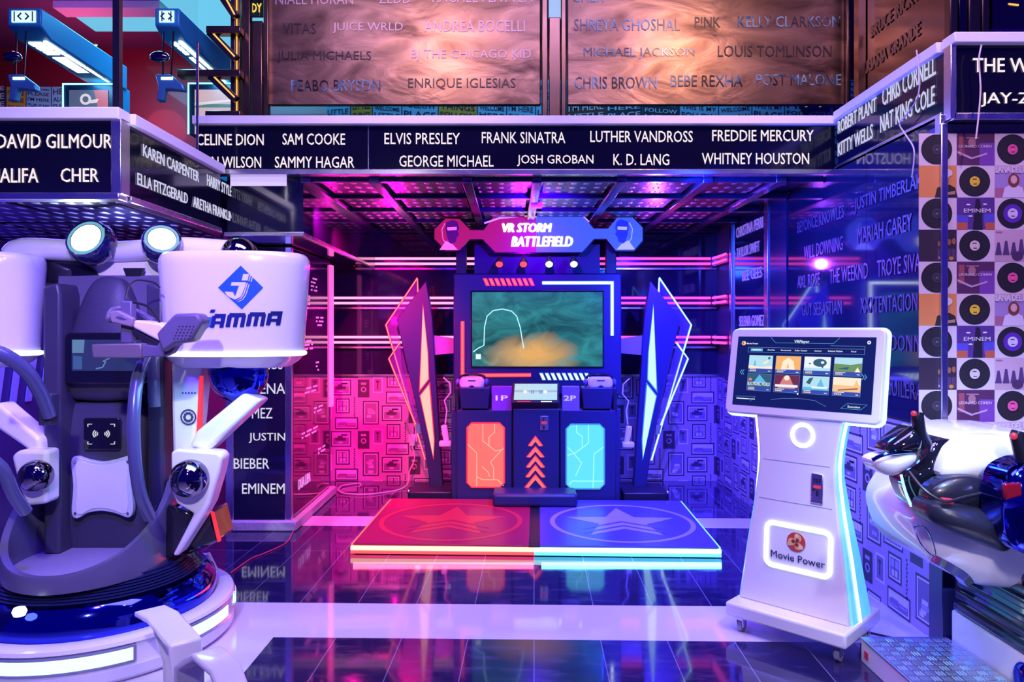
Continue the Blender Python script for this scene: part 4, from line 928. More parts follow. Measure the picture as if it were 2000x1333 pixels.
lo = smooth_pts([(114,800),(150,786),(250,786),(286,800),(286,900),(288,1000),(282,1078),(200,1084),(118,1078),(114,1000),(112,900)])
m = MB(); dome(m, lo, YB-.04, .06, .06); lp = m.obj('lower_pad', LEATH, rd)
m = MB(); plate(m, [(127,656),(133,650),(282,650),(288,656),(288,744),(282,750),(133,750),(127,744)], YB-.145, .03); ms = m.obj('monitor', BGLOSS, rd, bevel=.004)
m = MB(); plate(m, [(140,664),(284,664),(284,725),(140,725)], YB-.148, .002, 0); plate(m, [(141,664),(165,664),(163,690),(141,690)], YB-.150, .001, 1); m.sweep([P(x,y,YB-.151) for x, y in ((187,721),(200,718),(206,708),(202,706),(214,700))], (0,1,0), .001, .006, 1); plate(m, [(143,695),(160,697),(160,722),(143,722)], YB-.150, .001, 2)
m.obj('picture', [E('mon_a', (.006,.02,.12), .9), E('mon_b', (.12,.26,.45), .8), E('mon_c', (.03,.10,.30), .9)], ms)
m = MB(); plate(m, [(163,820),(166,817),(230,817),(233,820),(233,876),(230,879),(166,879),(163,876)], YB-.115, .02); rf = m.obj('card_reader', BGLOSS, rd, bevel=.003)
m = MB()
YR = YB-.118
for s in (-1, 1):
    for r in (5, 9, 13): m.sweep([P(197.5+s*(3+r*math.cos(a)), 848+r*.75*math.sin(a), YR) for a in (-.75,-.4,0,.4,.75)], (0,1,0), .002, .0035)
    for yy in (829, 868): m.sweep([P(197.5+s*x, yy+d, YR) for x, d in ((26,5 if yy < 848 else -5),(26,0),(18,0))], (0,1,0), .002, .0025)
m.obj('wave_symbol', E('rfid_white', (.9,.9,1), .9), rf)
pq = smooth_pts([(138,905),(146,892),(170,899),(198,903),(226,898),(250,892),(259,905),(256,950),(259,998),(250,1012),(226,1004),(198,999),(170,1003),(150,1014),(139,1002),(142,950)])
m = MB(); plate(m, pq, YB-.125, .03); pqo = m.obj('frosted_plate', mat('frost_edge', (.55,.58,.62), .3, coat=.4), rd, bevel=.004)
c_ = (198, 953); m = MB(); plate(m, [(c_[0]+(x-c_[0])*.84, c_[1]+(y-c_[1])*.86) for x, y in pq], YB-.128, .01); m.obj('face', mat('frost_white', (.72,.70,.74), .3), pqo)
for x, y in ((147,902),(250,902),(147,1003),(250,1003)): MB().disc(P(x,y,YB-.128), (0,-1,0), .006, 10, 0, 0, .004).obj('screw', CHROME, pqo)
# top cross bar with two round lamps
m = MB(); m.tube(curve([P(24,500,3.5),P(34,490,3.5),P(60,486,3.5),P(140,490,3.52),P(240,492,3.55),P(340,484,3.55),P(420,488,3.55),P(470,494,3.55)]), [.03]+[.052]*41+[.05], 14); m.obj('shoulder_bar', WHITE, rd)
m = MB(); dome(m, smooth_pts([(72,512),(130,500),(240,500),(330,515),(345,560),(300,585),(120,585),(78,560)]), 3.58, .05, .06); m.obj('upper_shell', WHITE, rd)
m = MB(); dome(m, smooth_pts([(80,512),(140,508),(176,520),(194,545),(180,552),(84,552)]), 3.52, .02, .03); m.obj('dark_window', BGLOSS, rd)
m = MB(); plate(m, [(240,524),(280,524),(274,540),(246,540)], 3.50, .02); m.obj('vent', BLACK, rd)
for x, y, r, tl in ((168,465,39,(-.05,-.82,.35)),(316,467,33,(.35,-.75,.40))):
    c = P(x, y, 3.42); n = Vector(tl).normalized(); R_ = r*3.42/F; rot = n.to_track_quat('Z','Y').to_matrix().to_4x4()
    m = MB(); m.lathe([(0,-.10),(R_*1.0,-.10),(R_*1.15,-.06),(R_*1.08,-.005),(R_*1.0,.006),(R_*.92,0)], (0,0,0), 32, M=Matrix.Translation(c) @ rot); lh = m.obj('lamp_housing', mat('lamp_navy', (.012,.014,.09), .08, coat=1.), rd)
    lamp('ride_lamp', 'SPOT', c+n*.03, (.6,.8,1), 30, .06, None, c+n, 130, 1)
    m = MB(); m.disc(c+n*.001, n, R_*.76, 32); m.obj('lamp_lens', E('lamp_white', (.78,.95,1), 3), lh)
    m = MB(); m.disc(c+n*.0015, n, R_*.96, 32, 0, R_*.80); m.obj('lamp_ring', E('lamp_ring', (.16,.45,.60), 1), lh)
# white buckets
def bucket(cx, cy, wt, Yc, logo):
    z1, z0 = H+(CY-497)*Yc/F, H+(CY-718)*Yc/F; X0 = (cx-CX)*Yc/F; wd = wt*Yc/F/2; dp = .20; n_ = 2.5
    def loop(z, k): return [Vector((X0+math.copysign(abs(math.cos(a))**(2/n_), math.cos(a))*wd*k, Yc+math.copysign(abs(math.sin(a))**(2/n_), math.sin(a))*dp*k, z)) for a in [2*PI*i/56 for i in range(56)]]
    zl = H+(CY-690)*Yc/F
    kz = lambda z: .905+.095*(z-z0)/(z1-z0)
    L = [loop(z0, .55), loop(z0+.004, .72), loop(z0+.03, .84), loop(zl-.014, kz(zl)-.015), loop(zl-.012, kz(zl)), loop(zl+.02, kz(zl)), loop((z0+z1)/2, kz((z0+z1)/2)), loop(z1-.06, .995), loop(z1-.03, .99), loop(z1-.012, .965), loop(z1-.002, .93), loop(z1, .87)]
    b = MB().loft(L).obj('bucket_shell', WHITE, rd)
    MB().tube(loop(zl, kz(zl)+.005), .011, 8, 0, True).obj('led_ring', E('bucket_led', (.75,.97,1), 3), b)
    if not logo: return
    def sp(x, y, off):
        Y = Yc-dp
        for _ in range(6):
            p = P(x, y, Y); k = kz(p.z); q = min(.999, abs(p.x-X0)/(wd*k)); Y = Yc-dp*k*(1-q**n_)**(1/n_)-off
        return P(x, y, Y)
    m = MB(); D = [(470,519),(514,562),(472,604),(426,562)]; N = 8
    gp = [[sp(*(D[0][a]*(1-i/N)*(1-j/N)+D[1][a]*(i/N)*(1-j/N)+D[2][a]*(i/N)*(j/N)+D[3][a]*(1-i/N)*(j/N) for a in (0,1)), .003) for j in range(N+1)] for i in range(N+1)]
    for i in range(N):
        for j in range(N): m.quad(gp[i][j], gp[i+1][j], gp[i+1][j+1], gp[i][j+1])
    m.obj('diamond_logo', mat('logo_blue', (.02,.12,.62), .3, coat=.5), b)
    m = MB(); f = lambda x, y: (300+x/3.333, 400+y/3.333)
    for q in ([(583,452),(622,452),(612,494),(573,494)],[(628,458),(634,458),(624,498),(617,498)],[(642,466),(648,466),(638,502),(631,502)],[(508,505),(602,505),(597,528),(502,528)],[(556,528),(597,528),(580,575),(540,572)],[(540,572),(580,575),(566,600),(545,612),(530,598)],[(545,612),(528,618),(495,604),(530,598)],[(495,604),(476,588),(462,566),(516,568),(530,598)],
              [(606,510),(614,510),(592,580),(584,580)],[(592,580),(584,580),(566,608),(572,610)],[(572,610),(566,608),(540,624),(534,628)],[(620,516),(626,516),(604,586),(598,586)],[(604,586),(598,586),(578,616),(584,618)],[(584,618),(578,616),(548,632),(546,636)]):
        m.poly([sp(*f(x, y), .0055) for x, y in q])
    m.obj('logo_mark', mat('logo_paper', (.80,.79,.85), .3), b)
    def word(st, x0, x1, yb0, yb1, hh, mt, nm):
        vs, fs, W, Ht = text_geo(st, .02, .22); m = MB()
        m.add([sp(x0+a/W*(x1-x0), (yb0+(yb1-yb0)*a/W)-b_/Ht*hh, .004+.001*c) for a, b_, c in vs], fs); m.obj(nm, mt, b)
    def glyphs(L, yb0, yb1, hh, mt, nm):
        G = {'A': [(0,.30,0,.86),(.70,1,0,1),(.16,.8,.70,1),(.2,.8,.26,.46)], 'M': [(0,.24,0,.86),(.40,.62,0,.9),(.78,1,0,.88),(.08,.94,.72,1)], 'J': [(.55,1,.1,.78),(.0,.75,0,.26),(0,.3,.1,.34)]}
        for ch, xa, xb in L:
            m = MB()
            for a, b2, c, d in G[ch]:
                N = 4
                for i in range(N):
                    q = lambda u, v: sp(xa+(a+(b2-a)*u)*(xb-xa)+v*hh*.20, yb0+(yb1-yb0)*(xa-394)/158-v*hh, .004)
                    m.quad(q(i/N,c), q((i+1)/N,c), q((i+1)/N,d), q(i/N,d))
            m.obj(nm, mt, b)
    glyphs([('A',410,436),('M',440,476),('M',480,515),('A',519,547)], 641, 634, 27, mat('logo_navy', (.012,.018,.16), .3), 'lettering')
    glyphs([('J',391,410)], 641, 641, 27, mat('logo_mid', (.03,.16,.60), .3), 'lettering')
    m = MB(); m.poly([sp(x, y, .004) for x, y in ((412,605),(421,605),(418,611),(409,611))]); m.obj('lettering_dot', MATS['logo_navy'], b)
bucket(460, 600, 285, 3.42, True)
bucket(-72, 600, 300, 3.40, False)
def ball(x, y, r, Y, mt, nm, par=rd): return MB().ell(P(x, y, Y), r*Y/F, r*Y/F, r*Y/F, 36, 18).obj(nm, mt, par)
ball(467, 500, 36, 3.55, DCHROME, 'mirror_ball'); ball(466, 730, 56, 3.40, BCHROME, 'mirror_ball'); 
# white arms and joints
def arm(L, Y, th, nm, mt=WHITE, bv=.018): m = MB(); plate(m, L, Y, th); return m.obj(nm, mt, rd, bevel=bv, seg=3)
sp_ = arm([(333,705),(394,705),(386,800),(380,862),(386,890),(336,890),(334,800)], 3.34, .13, 'speaker_column')
MB().disc(P(368,815,3.337), (0,-1,0), .036, 28, 0, .030, .002).obj('fan_ring', mat('fan_dark', (.05,.04,.12), .4), sp_)
m = MB()
for k in range(10):
    a = k*PI/5; m.disc(P(368,815,3.337)+Vector((math.cos(a)*.018,0,math.sin(a)*.018)), (0,-1,0), .006, 8, 0, 0, .002)
for k in range(5): m.disc(P(357+k*6,768,3.337), (0,-1,0), .004, 8, 0, 0, .002)
m.obj('grille', MATS['fan_dark'], sp_)
m = MB(); plate(m, [(388,735),(394,735),(392,850),(384,860)], 3.345, .02); m.obj('red_gleam', E('arm_red_gleam', (1,.03,.05), 1.0), sp_)  # glowing strip puts red light along the column edge
arm([(474,768),(512,782),(404,884),(368,872),(384,842)], 3.30, .12, 'diagonal_arm')
arm([(333,884),(345,878),(425,884),(434,894),(428,925),(410,985),(396,1010),(346,1088),(336,1086),(378,1004),(345,985),(334,960)], 3.24, .10, 'joint_block')
ball(370, 935, 37, 3.22, DCHROME, 'mirror_ball')
arm([(-8,785),(78,858),(80,884),(60,884),(-8,838)], 3.30, .12, 'diagonal_arm')
arm([(20,892),(34,880),(92,880),(92,985),(52,990),(36,955)], 3.24, .10, 'joint_block')
ball(70, 930, 31, 3.22, DCHROME, 'mirror_ball')
arm([(334,988),(376,1006),(344,1086),(334,1092),(300,1092),(300,988)], 3.28, .16, 'glossy_leg', BGLOSS, .012)
arm([(380,1012),(412,1000),(426,1058),(368,1084),(352,1084)], 3.36, .2, 'glossy_leg', BGLOSS, .012)
m = MB(); plate(m, [(411,1000),(416,1002),(430,1058),(425,1060)], 3.35, .015); m.obj('red_gleam', MATS['arm_red_gleam'], rd)  # emissive sliver in place of red light on the leg edge
m = MB(); plate(m, [(300,720),(333,720),(333,990),(318,1092),(300,1092)], 3.42, .12); m.obj('pivot_post', BGLOSS, rd, bevel=.012)
# tubular hand rails
def rail(L, r, nm='hand_rail'): return MB().tube(curve([P(*q) for q in L]), r, 12).obj(nm, mat('rail_blue_grey', (.10,.11,.22), .25, .3), rd)
rail([(286,690,3.2),(270,735,3.1),(262,800,3.04),(263,890,3.02),(274,965,3.04),(293,1012,3.1)], .026)
rail([(300,690,3.3),(300,740,3.28),(302,795,3.28)], .026)
rail([(-40,678,2.8),(10,695,2.84),(50,724,2.9),(78,766,2.97),(96,812,3.03)], .028)
rail([(-40,880,2.82),(4,918,2.88),(26,965,2.94),(50,1000,3.0)], .026)
m = MB(); plate(m, [(74,770),(100,770),(98,832),(74,832)], 3.02, .06); m.obj('rail_clamp', DGREY, rd, bevel=.006)
# white bracket feet over the base
def foot(path, wdir, w, nm='bracket_foot'):
    m = MB(); m.sweep([P(*q) for q in path], wdir, w, .022); return m.obj(nm, WHITE, rd, bevel=.008, ang=50)
foot([(292,1193,2.86),(318,1206,2.80),(362,1258,2.66),(372,1420,2.64)], (.75,.66,0), .115)
foot([(296,1195,2.86),(326,1290,2.80),(330,1420,2.74)], (.75,.66,0), .03)
foot([(366,1430,2.5),(370,1296,2.5),(404,1276,2.45),(440,1308,2.38),(480,1420,2.30)], (.75,.66,0), .10)
m = MB(); m.tube([P(x, y, 3.75) for x, y in ((392,1082),(406,1082),(424,1118),(422,1134),(404,1136),(388,1120))], .012, 8, 0, True); m.obj('bracket_foot', WHITE, rd)
# headset cradle
m = MB(); plate(m, [(178,673),(276,671),(276,700),(180,700)], 2.98, .06); m.obj('cradle_bar', mat('bronze_grey', (.24,.19,.19), .35, .4), rd, bevel=.006)
m = MB(); plate(m, [(274,673),(305,677),(322,655),(346,672),(334,690),(320,697),(274,699)], 2.99, .05); m.obj('cradle_arm', MGREY, rd, bevel=.005)
m = MB(); plate(m, [(234,588),(258,588),(258,672),(234,672)], 3.04, .04); m.obj('cradle_post', MGREY, rd, bevel=.008)
m = MB(); plate(m, [(304,652),(340,613),(386,612),(396,628),(372,668),(342,672),(316,690)], 2.95, .09); pd = m.obj('speaker_pad', MGREY, rd, bevel=.012)
m = MB()
for i in range(5):
    for j in range(5): m.disc(P(350+i*7-j*2.5, 638+j*6, 2.948), (0,-1,0), .003, 6)
m.obj('speaker_holes', BLACK, pd)
# black and white headset hanging in the cradle
hs_ = thing('vr_headset', 'white-fronted headset with grey strap held in the cradle of the white ride', 'vr headset', P(285, 660, 3.05))
m = MB(); plate(m, [(262,625),(316,632),(322,640),(312,668),(258,640)], 3.02, .12); m.obj('visor', mat('headset_cream', (.82,.76,.72), .35), hs_, bevel=.010, seg=3)
m = MB(); plate(m, [(256,641),(310,669),(318,665),(312,680),(290,676),(258,655)], 3.03, .10); m.obj('face_foam', BLACK, hs_, bevel=.008)
m = MB(); m.tube(curve([P(262,628,3.03),P(236,620,3.02),P(214,624,3.05),P(222,606,3.12),P(258,606,3.16),P(300,628,3.14)]), .014, 8); m.obj('head_strap', MGREY, hs_)
m = MB(); plate(m, [(212,610),(228,606),(260,622),(258,640),(216,630)], 3.01, .03); m.obj('strap_pad', mat('bronze_grey2', (.25,.20,.20), .4), hs_, bevel=.006)
m = MB(); m.tube(curve([P(245,586,3.06),P(252,560,3.1),P(268,548,3.15),P(300,552,3.2),P(312,562,3.2)]), .004, 6); m.tube(curve([P(256,590,3.05),P(290,600,3.05),P(312,630,3.05)]), .005, 6); m.obj('cord', BLACK, hs_)
lamp('ride_cyan_lamp', 'AREA', (-1.28, 3.1, 1.20), (.3,.7,1), 3, .4, .2, (-1.28, 2.95, 0))

# ================================================================ WHITE EGG-SHAPED RIDE ON THE RIGHT
er = thing('egg_ride', 'white egg-shaped VR seat with black cushion and joysticks at the right wall', 'vr ride', (2.05, 2.72, 0))
m = MB(); dome(m, smooth_pts([(1859,861),(1826,904),(1801,954),(1780,992),(1781,1030),(1801,1079),(1838,1112),(1892,1137),(1930,1143),(1985,1150),(2060,1170),(2120,1060),(2110,900),(2040,850),(1975,843),(1920,843)]), 2.78, .16, .35); m.obj('shell', WHITE, er)
m = MB(); dome(m, smooth_pts([(1836,930),(1846,890),(1880,858),(1930,850),(1980,856),(2010,880),(2005,945),(1960,950),(1900,938)]), 2.66, .05, .05); m.obj('seat_back', mat('cream_shell', (.80,.74,.72), .3, coat=.4), er)
m = MB(); dome(m, smooth_pts([(1815,960),(1835,942),(1868,930),(1905,930),(1960,945),(1990,960),(1985,1010),(1960,1010),(1880,1000),(1820,985)]), 2.60, .04, .06); m.obj('seat_well', mat('seat_black', (.012,.012,.022), .3, coat=.2), er)
m = MB(); dome(m, smooth_pts([(1807,985),(1830,978),(1880,985),(1960,1004),(1980,1030),(1962,1074),(1920,1066),(1867,1046),(1812,1016)]), 2.58, .09, .08); cu_ = m.obj('seat_cushion', rough_noise(mat('seat_leather', (.016,.018,.035), .4), 40, .25, .45, .1), er)
m = MB(); plate(m, [(1842,974),(1864,976),(1864,986),(1843,984)], 2.52, .02); m.obj('belt_buckle', mat('belt_red', (.5,.03,.08), .35), er, bevel=.003)
m = MB(); m.tube(curve([P(1776,922,2.62),P(1800,952,2.56),P(1826,972,2.53),P(1850,980,2.52),P(1890,970,2.53),P(1955,955,2.55)]), .005, 6); m.obj('belt', BLACK, er)
m = MB(); dome(m, smooth_pts([(1818,861),(1858,862),(1828,905),(1803,955),(1793,988),(1780,984),(1762,930),(1795,898)]), 2.74, .05, .1); m.obj('side_panel', BGLOSS, er)
m = MB(); m.tube(curve([P(1760,928,2.70),P(1768,960,2.70),P(1780,990,2.69)]), .005, 6); m.obj('edge_strip', EC, er)
m = MB(); dome(m, smooth_pts([(1704,900),(1730,889),(1784,884),(1783,905),(1742,929),(1712,919)], 3), 2.66, .04, .08); m.obj('arm_rest', WHITE, er)
m = MB(); m.tube(curve([P(1704,899,2.64),P(1730,888,2.62),P(1784,882,2.64)]), .007, 8); m.obj('arm_rest_edge', mat('steel_blue', (.15,.4,.5), .1, 1.), er)
m = MB(); dome(m, smooth_pts([(1727,884),(1732,866),(1755,846),(1782,831),(1796,850),(1800,864),(1786,882)], 3), 2.66, .05, .06); m.obj('control_pod', BGLOSS, er)
m = MB(); m.tube([P(1803,868,2.66),P(1796,845,2.64),P(1792,815,2.62),P(1794,805,2.62)], [.03,.022,.021,.018], 12); js = m.obj('joystick', mat('stick_black', (.012,.012,.02), .25), er)
MB().ell(P(1785,808,2.60), .010, .010, .010, 12, 8).obj('button', E('stick_red', (.9,.03,.05), .7), js)
m = MB(); dome(m, smooth_pts([(1958,938),(1975,913),(2020,898),(2060,920),(2070,1060),(2030,1085),(1985,1076),(1962,1040),(1952,985)]), 2.44, .07, .1); m.obj('arm_rest', BCHROME, er)
m = MB(); plate(m, [(1962,946),(1996,944),(1998,970),(1966,978)], 2.38, .02); m.obj('red_reflector', mat('red_gloss', (.35,.01,.03), .1, .5), er, bevel=.006)
m = MB(); m.tube([P(2004,915,2.46),P(1994,880,2.44),P(1986,850,2.42),P(1988,842,2.42)], [.03,.024,.022,.018], 12); js = m.obj('joystick', MATS['stick_black'], er)
MB().ell(P(1980,852,2.40), .011, .011, .012, 12, 8).obj('button', MATS['stick_red'], js)
m = MB(); m.sweep(curve([P(1828,1094,2.66),P(1850,1106,2.62),P(1875,1122,2.60),P(1888,1138,2.60)]), (0,1,0), .05, .03); m.obj('lamp_strip', mat('lamp_steel', (.4,.55,.65), .12, .9), er)
m = MB(); m.tube(curve([P(1785,1030,2.64),P(1800,1065,2.62),P(1826,1088,2.62),P(1822,1060,2.6),P(1806,1030,2.6),P(1785,1030,2.64)]), .0022, 6); m.obj('shell_trim', mat('trim_silver', (.6,.8,.9), .1, 1.), er)
# bellows neck and white plinth
m = MB()
for k in range(6):
    z = .235+.05*k; o = .004*k; m.box(1.84+o, 2.8, 2.05, 3.06-o*1.5, z, z+.03); m.box(1.862+o, 2.78, 2.08, 3.03-o*1.5, z+.03, z+.05)
m.obj('bellows', mat('bellows_blue', (.008,.012,.05), .2, coat=.5), er, bevel=.008)
m = MB().box(1.858, 2.8, 2.1, 3.07, .226, .42); m.obj('neck', BGLOSS, er)
m = MB().box(1.845, 2.9, 2.0, 3.08, .012, .228); bs = m.obj('plinth', WHITE, er, bevel=.012)
m = MB(); m.ell((1.845, 2.64, .14), .02, .05, .06, 20, 12); m.obj('plinth_knob', BCHROME, bs)
for y in (2.1, 3.0): MB().lathe([(0,0),(.03,0),(.03,.012),(.015,.014)], (1.9, y, 0), 12).obj('foot', BLACK, bs)
# tread-plate step
st_ = thing('tread_step', 'low white step with bright tread-plate top beside the kiosk wheels', 'step', (1.66, 2.66, 0))
MB().box(1.475, 1.835, 2.2, 3.095, .0, .094).obj('step_body', WMATT, st_, bevel=.004)
MB().box(1.472, 1.838, 2.197, 3.098, .094, .102).obj('tread_top', mat('tread_alu', (.45,.60,.75), .25, .9), st_, bevel=.002)
m = MB()
for i in range(9):
    for j in range(21):
        x, y = 1.50+i*.04, 2.22+j*.042
        for q in range(3):
            if (i+j) % 2: m.box(x-.015, x+.015, y-.012+q*.010, y-.008+q*.010, .102, .1045)
            else: m.box(x-.013+q*.011, x-.009+q*.011, y-.016, y+.016, .102, .1045)
m.obj('tread_pattern', mat('tread_bar', (.80,.85,.9), .2, .9), st_)
MB().box(1.472,1.4755, 3.03, 3.06, .03, .06).obj('red_sticker', mat('sticker_red', (.7,.04,.10), .4), st_)

# ================================================================ CABLES AND SMALL THINGS
def wire(nm, label, pts, r, mt, cat='cable'): return tag(MB().tube(curve(pts), r, 6).obj(nm, mt), label, cat)
WIRE = mat('pale_wire', (.75,.62,.55), .5)
wire('loose_wire', 'pale loose wire dangling down the right wall name board', [PX(x, y, 1.862) for x, y in ((1790,98),(1794,130),(1796,165),(1790,195),(1770,225),(1757,242),(1768,262),(1784,288),(1785,315),(1781,347))], .0035, WIRE)
wire('loose_wire', 'pale loose wire hanging straight down over the record sleeve wall', [P(x, y, 3.10) for x, y in ((1917,88),(1912,115),(1914,150),(1915,180),(1911,230),(1906,272))], .0035, WIRE)
wire('white_lead', 'pale cord looping from the wall plug across the dark floor', [P(805,872,6.74),P(810,895,6.72),P(800,920,6.7),Vector((-.95,6.45,.012)),Vector((-1.2,6.2,.010)),Vector((-1.45,6.25,.010)),Vector((-1.52,6.5,.012)),Vector((-1.38,6.62,.012)),Vector((-1.35,6.5,.012))], .006, WIRE)
wire('floor_cable', 'thin red cable running along the floor from the pillar foot', [PZ(x, y, .006) for x, y in ((600,1012),(575,1035),(560,1060),(515,1082),(490,1092),(450,1120))], .004, mat('red_wire', (.7,.08,.15), .4))
wire('kiosk_cable', 'black cable on the white floor between kiosk and egg-shaped seat', [Vector((1.56,3.42,.012)),Vector((1.66,3.36,.006)),Vector((1.78,3.27,.006)),Vector((1.86,3.2,.006))], .005, BLACK)
ad = thing('power_adapter', 'white plug adapter low on the pink picture wallpaper', 'plug', P(806, 862, 6.77)); c = P(806, 862, 6.77)
MB().box(c.x-.025, c.x+.025, c.y-.02, c.y+.025, c.z-.045, c.z+.045).obj('adapter_body', WMATT, ad, bevel=.006)
MB().box(c.x-.04, c.x+.04, c.y+.012, c.y+.026, c.z-.01, c.z+.06).obj('wall_socket', WMATT, ad, bevel=.003)
hp = thing('ceiling_pendant', 'clear plastic pendant hanging from the ceiling above the machine sign', 'ceiling fitting', (.175, 5.2, 2.3))
MB().box(.135,.215, 5.16,5.24, 2.27,2.30).obj('mount', WMATT, hp); MB().lathe([(.035,2.27),(.04,2.24),(.036,2.0)], (.175,5.2,.28), 20).obj('sleeve', ACRY, hp)
# ================================================================ UPSTAIRS
RED = mat('dark_red_wall', (.20,.015,.03), .35, coat=.3)
wu = struct(MB().box(-6, 5, 6.92, 7.0, 2.3, 5.0), 'wall_back_upper', RED)
struct(MB().box(-6.1,-6.0, 3.0, 7.0, 2.3, 5.0), 'wall_left_upper', RED)
cu = struct(MB().box(-6, 5, 3.6, 7.0, 4.06, 4.12), 'ceiling_upper', mat('upper_ceiling', (.16,.06,.16), .6))
m = MB(); m.quad(P(132,26,6.0),P(322,26,6.0),P(300,63,6.42),P(190,63,6.42)); m.quad(P(330,-20,5.6),P(450,-20,5.6),P(450,120,6.6),P(352,44,6.2)); 
m2 = MB(); m2.box(-3.68,-2.82,6.09,6.47,4.04,4.058); m2.box(-2.82,-1.9,4.9,6.9,4.04,4.058); m2.obj('light_panel', E('ceiling_cyan', (.16,.66,.95), .9), cu)
m2 = MB(); m2.box(-3.7,-2.84,5.9,6.08,4.0,4.058); m2.obj('bulkhead', WMATT, cu)
struct(MB().box(-6,-1.78,3.3,6.9,2.305,2.325), 'floor_mezzanine', mat('mezz_floor', (.03,.02,.05), .3))
dl = thing('down_light', 'small warm spot lamp glowing on the red upstairs wall', 'lamp', P(193,88,6.9)); c = P(193,88,6.88)
MB().lathe([(0,0),(.03,0),(.035,.03),(.03,.05),(0,.05)], (0,0,0), 14, M=Matrix.Translation(c) @ Matrix.Rotation(PI/2,4,'X')).obj('housing', DBRON, dl)
MB().disc(c+Vector((0,-.052,0)), (0,-1,0), .028, 16).obj('bulb', E('bulb_warm', (1,.55,.22), 8), dl)
lamp('upstairs_cyan_lamp', 'AREA', (-2.9, 5.6, 3.95), (.10,.55,1), 60, 1.6, .8, (-2.9, 5.6, 2.3))
lamp('upstairs_violet_fill', 'POINT', (-3.55, 5.3, 3.6), (.55, .12, .8), 12, .1)  # added violet fill to tint the upper ceiling
lamp('upstairs_red_fill', 'POINT', (-3.6, 6.2, 3.5), (1,.08,.18), 15, .2)  # added red fill, no source stands there
lamp('upstairs_blue_lamp', 'AREA', (.4, 5.6, 3.95), (.15,.45,1), 30, 3.0, .5, (.4, 6.5, 2.8))
# word-print wall seen through the gap under the bronze panels
def word_wall(name, label, x0, x1, Y, z0, z1, wds, seed):
    t = thing(name, label, 'wall print', ((x0+x1)/2, Y, z0))
    MB().box(x0, x1, Y, Y+.03, z0, z1).obj('board', mat('print_blue', (.03,.10,.16), .5), t)
    rnd = random.Random(seed); ml = [mat('print_cyan', (.25,.60,.70), .5), mat('print_dark', (.02,.04,.07), .5), mat('print_yellow', (.70,.42,.04), .5), mat('print_brown', (.12,.05,.03), .5), mat('print_pale', (.70,.72,.70), .5)]
    mb = MB(); mt = MB(); x = x0
    while x < x1-.02:
        wd = rnd.uniform(.16,.34); wd = min(wd, x1-x); k = rnd.choice([0,0,0,1,2,3]); z = z0; sl = rnd.choice([-.05,.05])
        mb.quad((x,Y-.002,z0),(x+wd-.01,Y-.002,z0),(x+wd-.01,Y-.002,z1),(x,Y-.002,z1), k)
        while z < z1-.03:
            h_ = min(rnd.choice([.04,.055,.07]), z1-z-.012); w_ = rnd.choice(wds)
            mt.text(w_, (x+.012,Y-.003,z+.008), (1,0,sl*1.5), (0,0,1), wd-.035, h_*.8, 4 if k in (1,3) else 1, .001, .01); z += h_+.012
        x += wd
    mb.obj('print_block', ml, t); mt.obj('lettering', ml, t); return t
WD = ["I'M HERE", 'PLACE', 'THIS IS MY', 'LITTLE', 'THINGS', 'FOLLOW', 'WELCOME', 'PLEASE', 'HERE', 'ALONE']
word_wall('word_print_wall', 'blue word-print wall seen below the bronze name panels', -1.5, 2.9, 5.912, 2.62, 3.42, WD, 4)
word_wall('word_print_wall', 'word-print wall behind the upstairs machines on the left', -5.3, -3.9, 6.86, 2.33, 3.68, WD, 9)
# yellow lit names upstairs
def lit_sign(label, st, x0, x1, yb, hp, Y, col=(1,.62,.12), back=True):
    t = thing('lit_name_sign', label, 'lit sign', P((x0+x1)/2, yb, Y)); m = MB(); m.text(st, P(x0, yb, Y-.004), (1,0,0), (0,0,1), (x1-x0)*Y/F, hp*Y/F, 0, .004, .01); m.obj('lettering', E('yellow_letters', col, 1.3), t)
    m = MB(); plate(m, [(x0-8,yb-hp-8),(x1+8,yb-hp-8),(x1+8,yb+8),(x0-8,yb+8)], Y, .02)
    if Y > 5: m.box(P(x0,0,Y).x, P(x0+6,0,Y).x, Y+.005, Y+.015, 2.6, P(0,yb,Y).z)
    m.obj('backing', BGLOSS, t)
lit_sign('short yellow lit letters in the gap between the bronze posts', 'DY', 492, 511, 24, 17, 4.85)
lit_sign('yellow lit name under the right bronze panel', 'JOJI', 1573, 1613, 209, 16, 5.89)
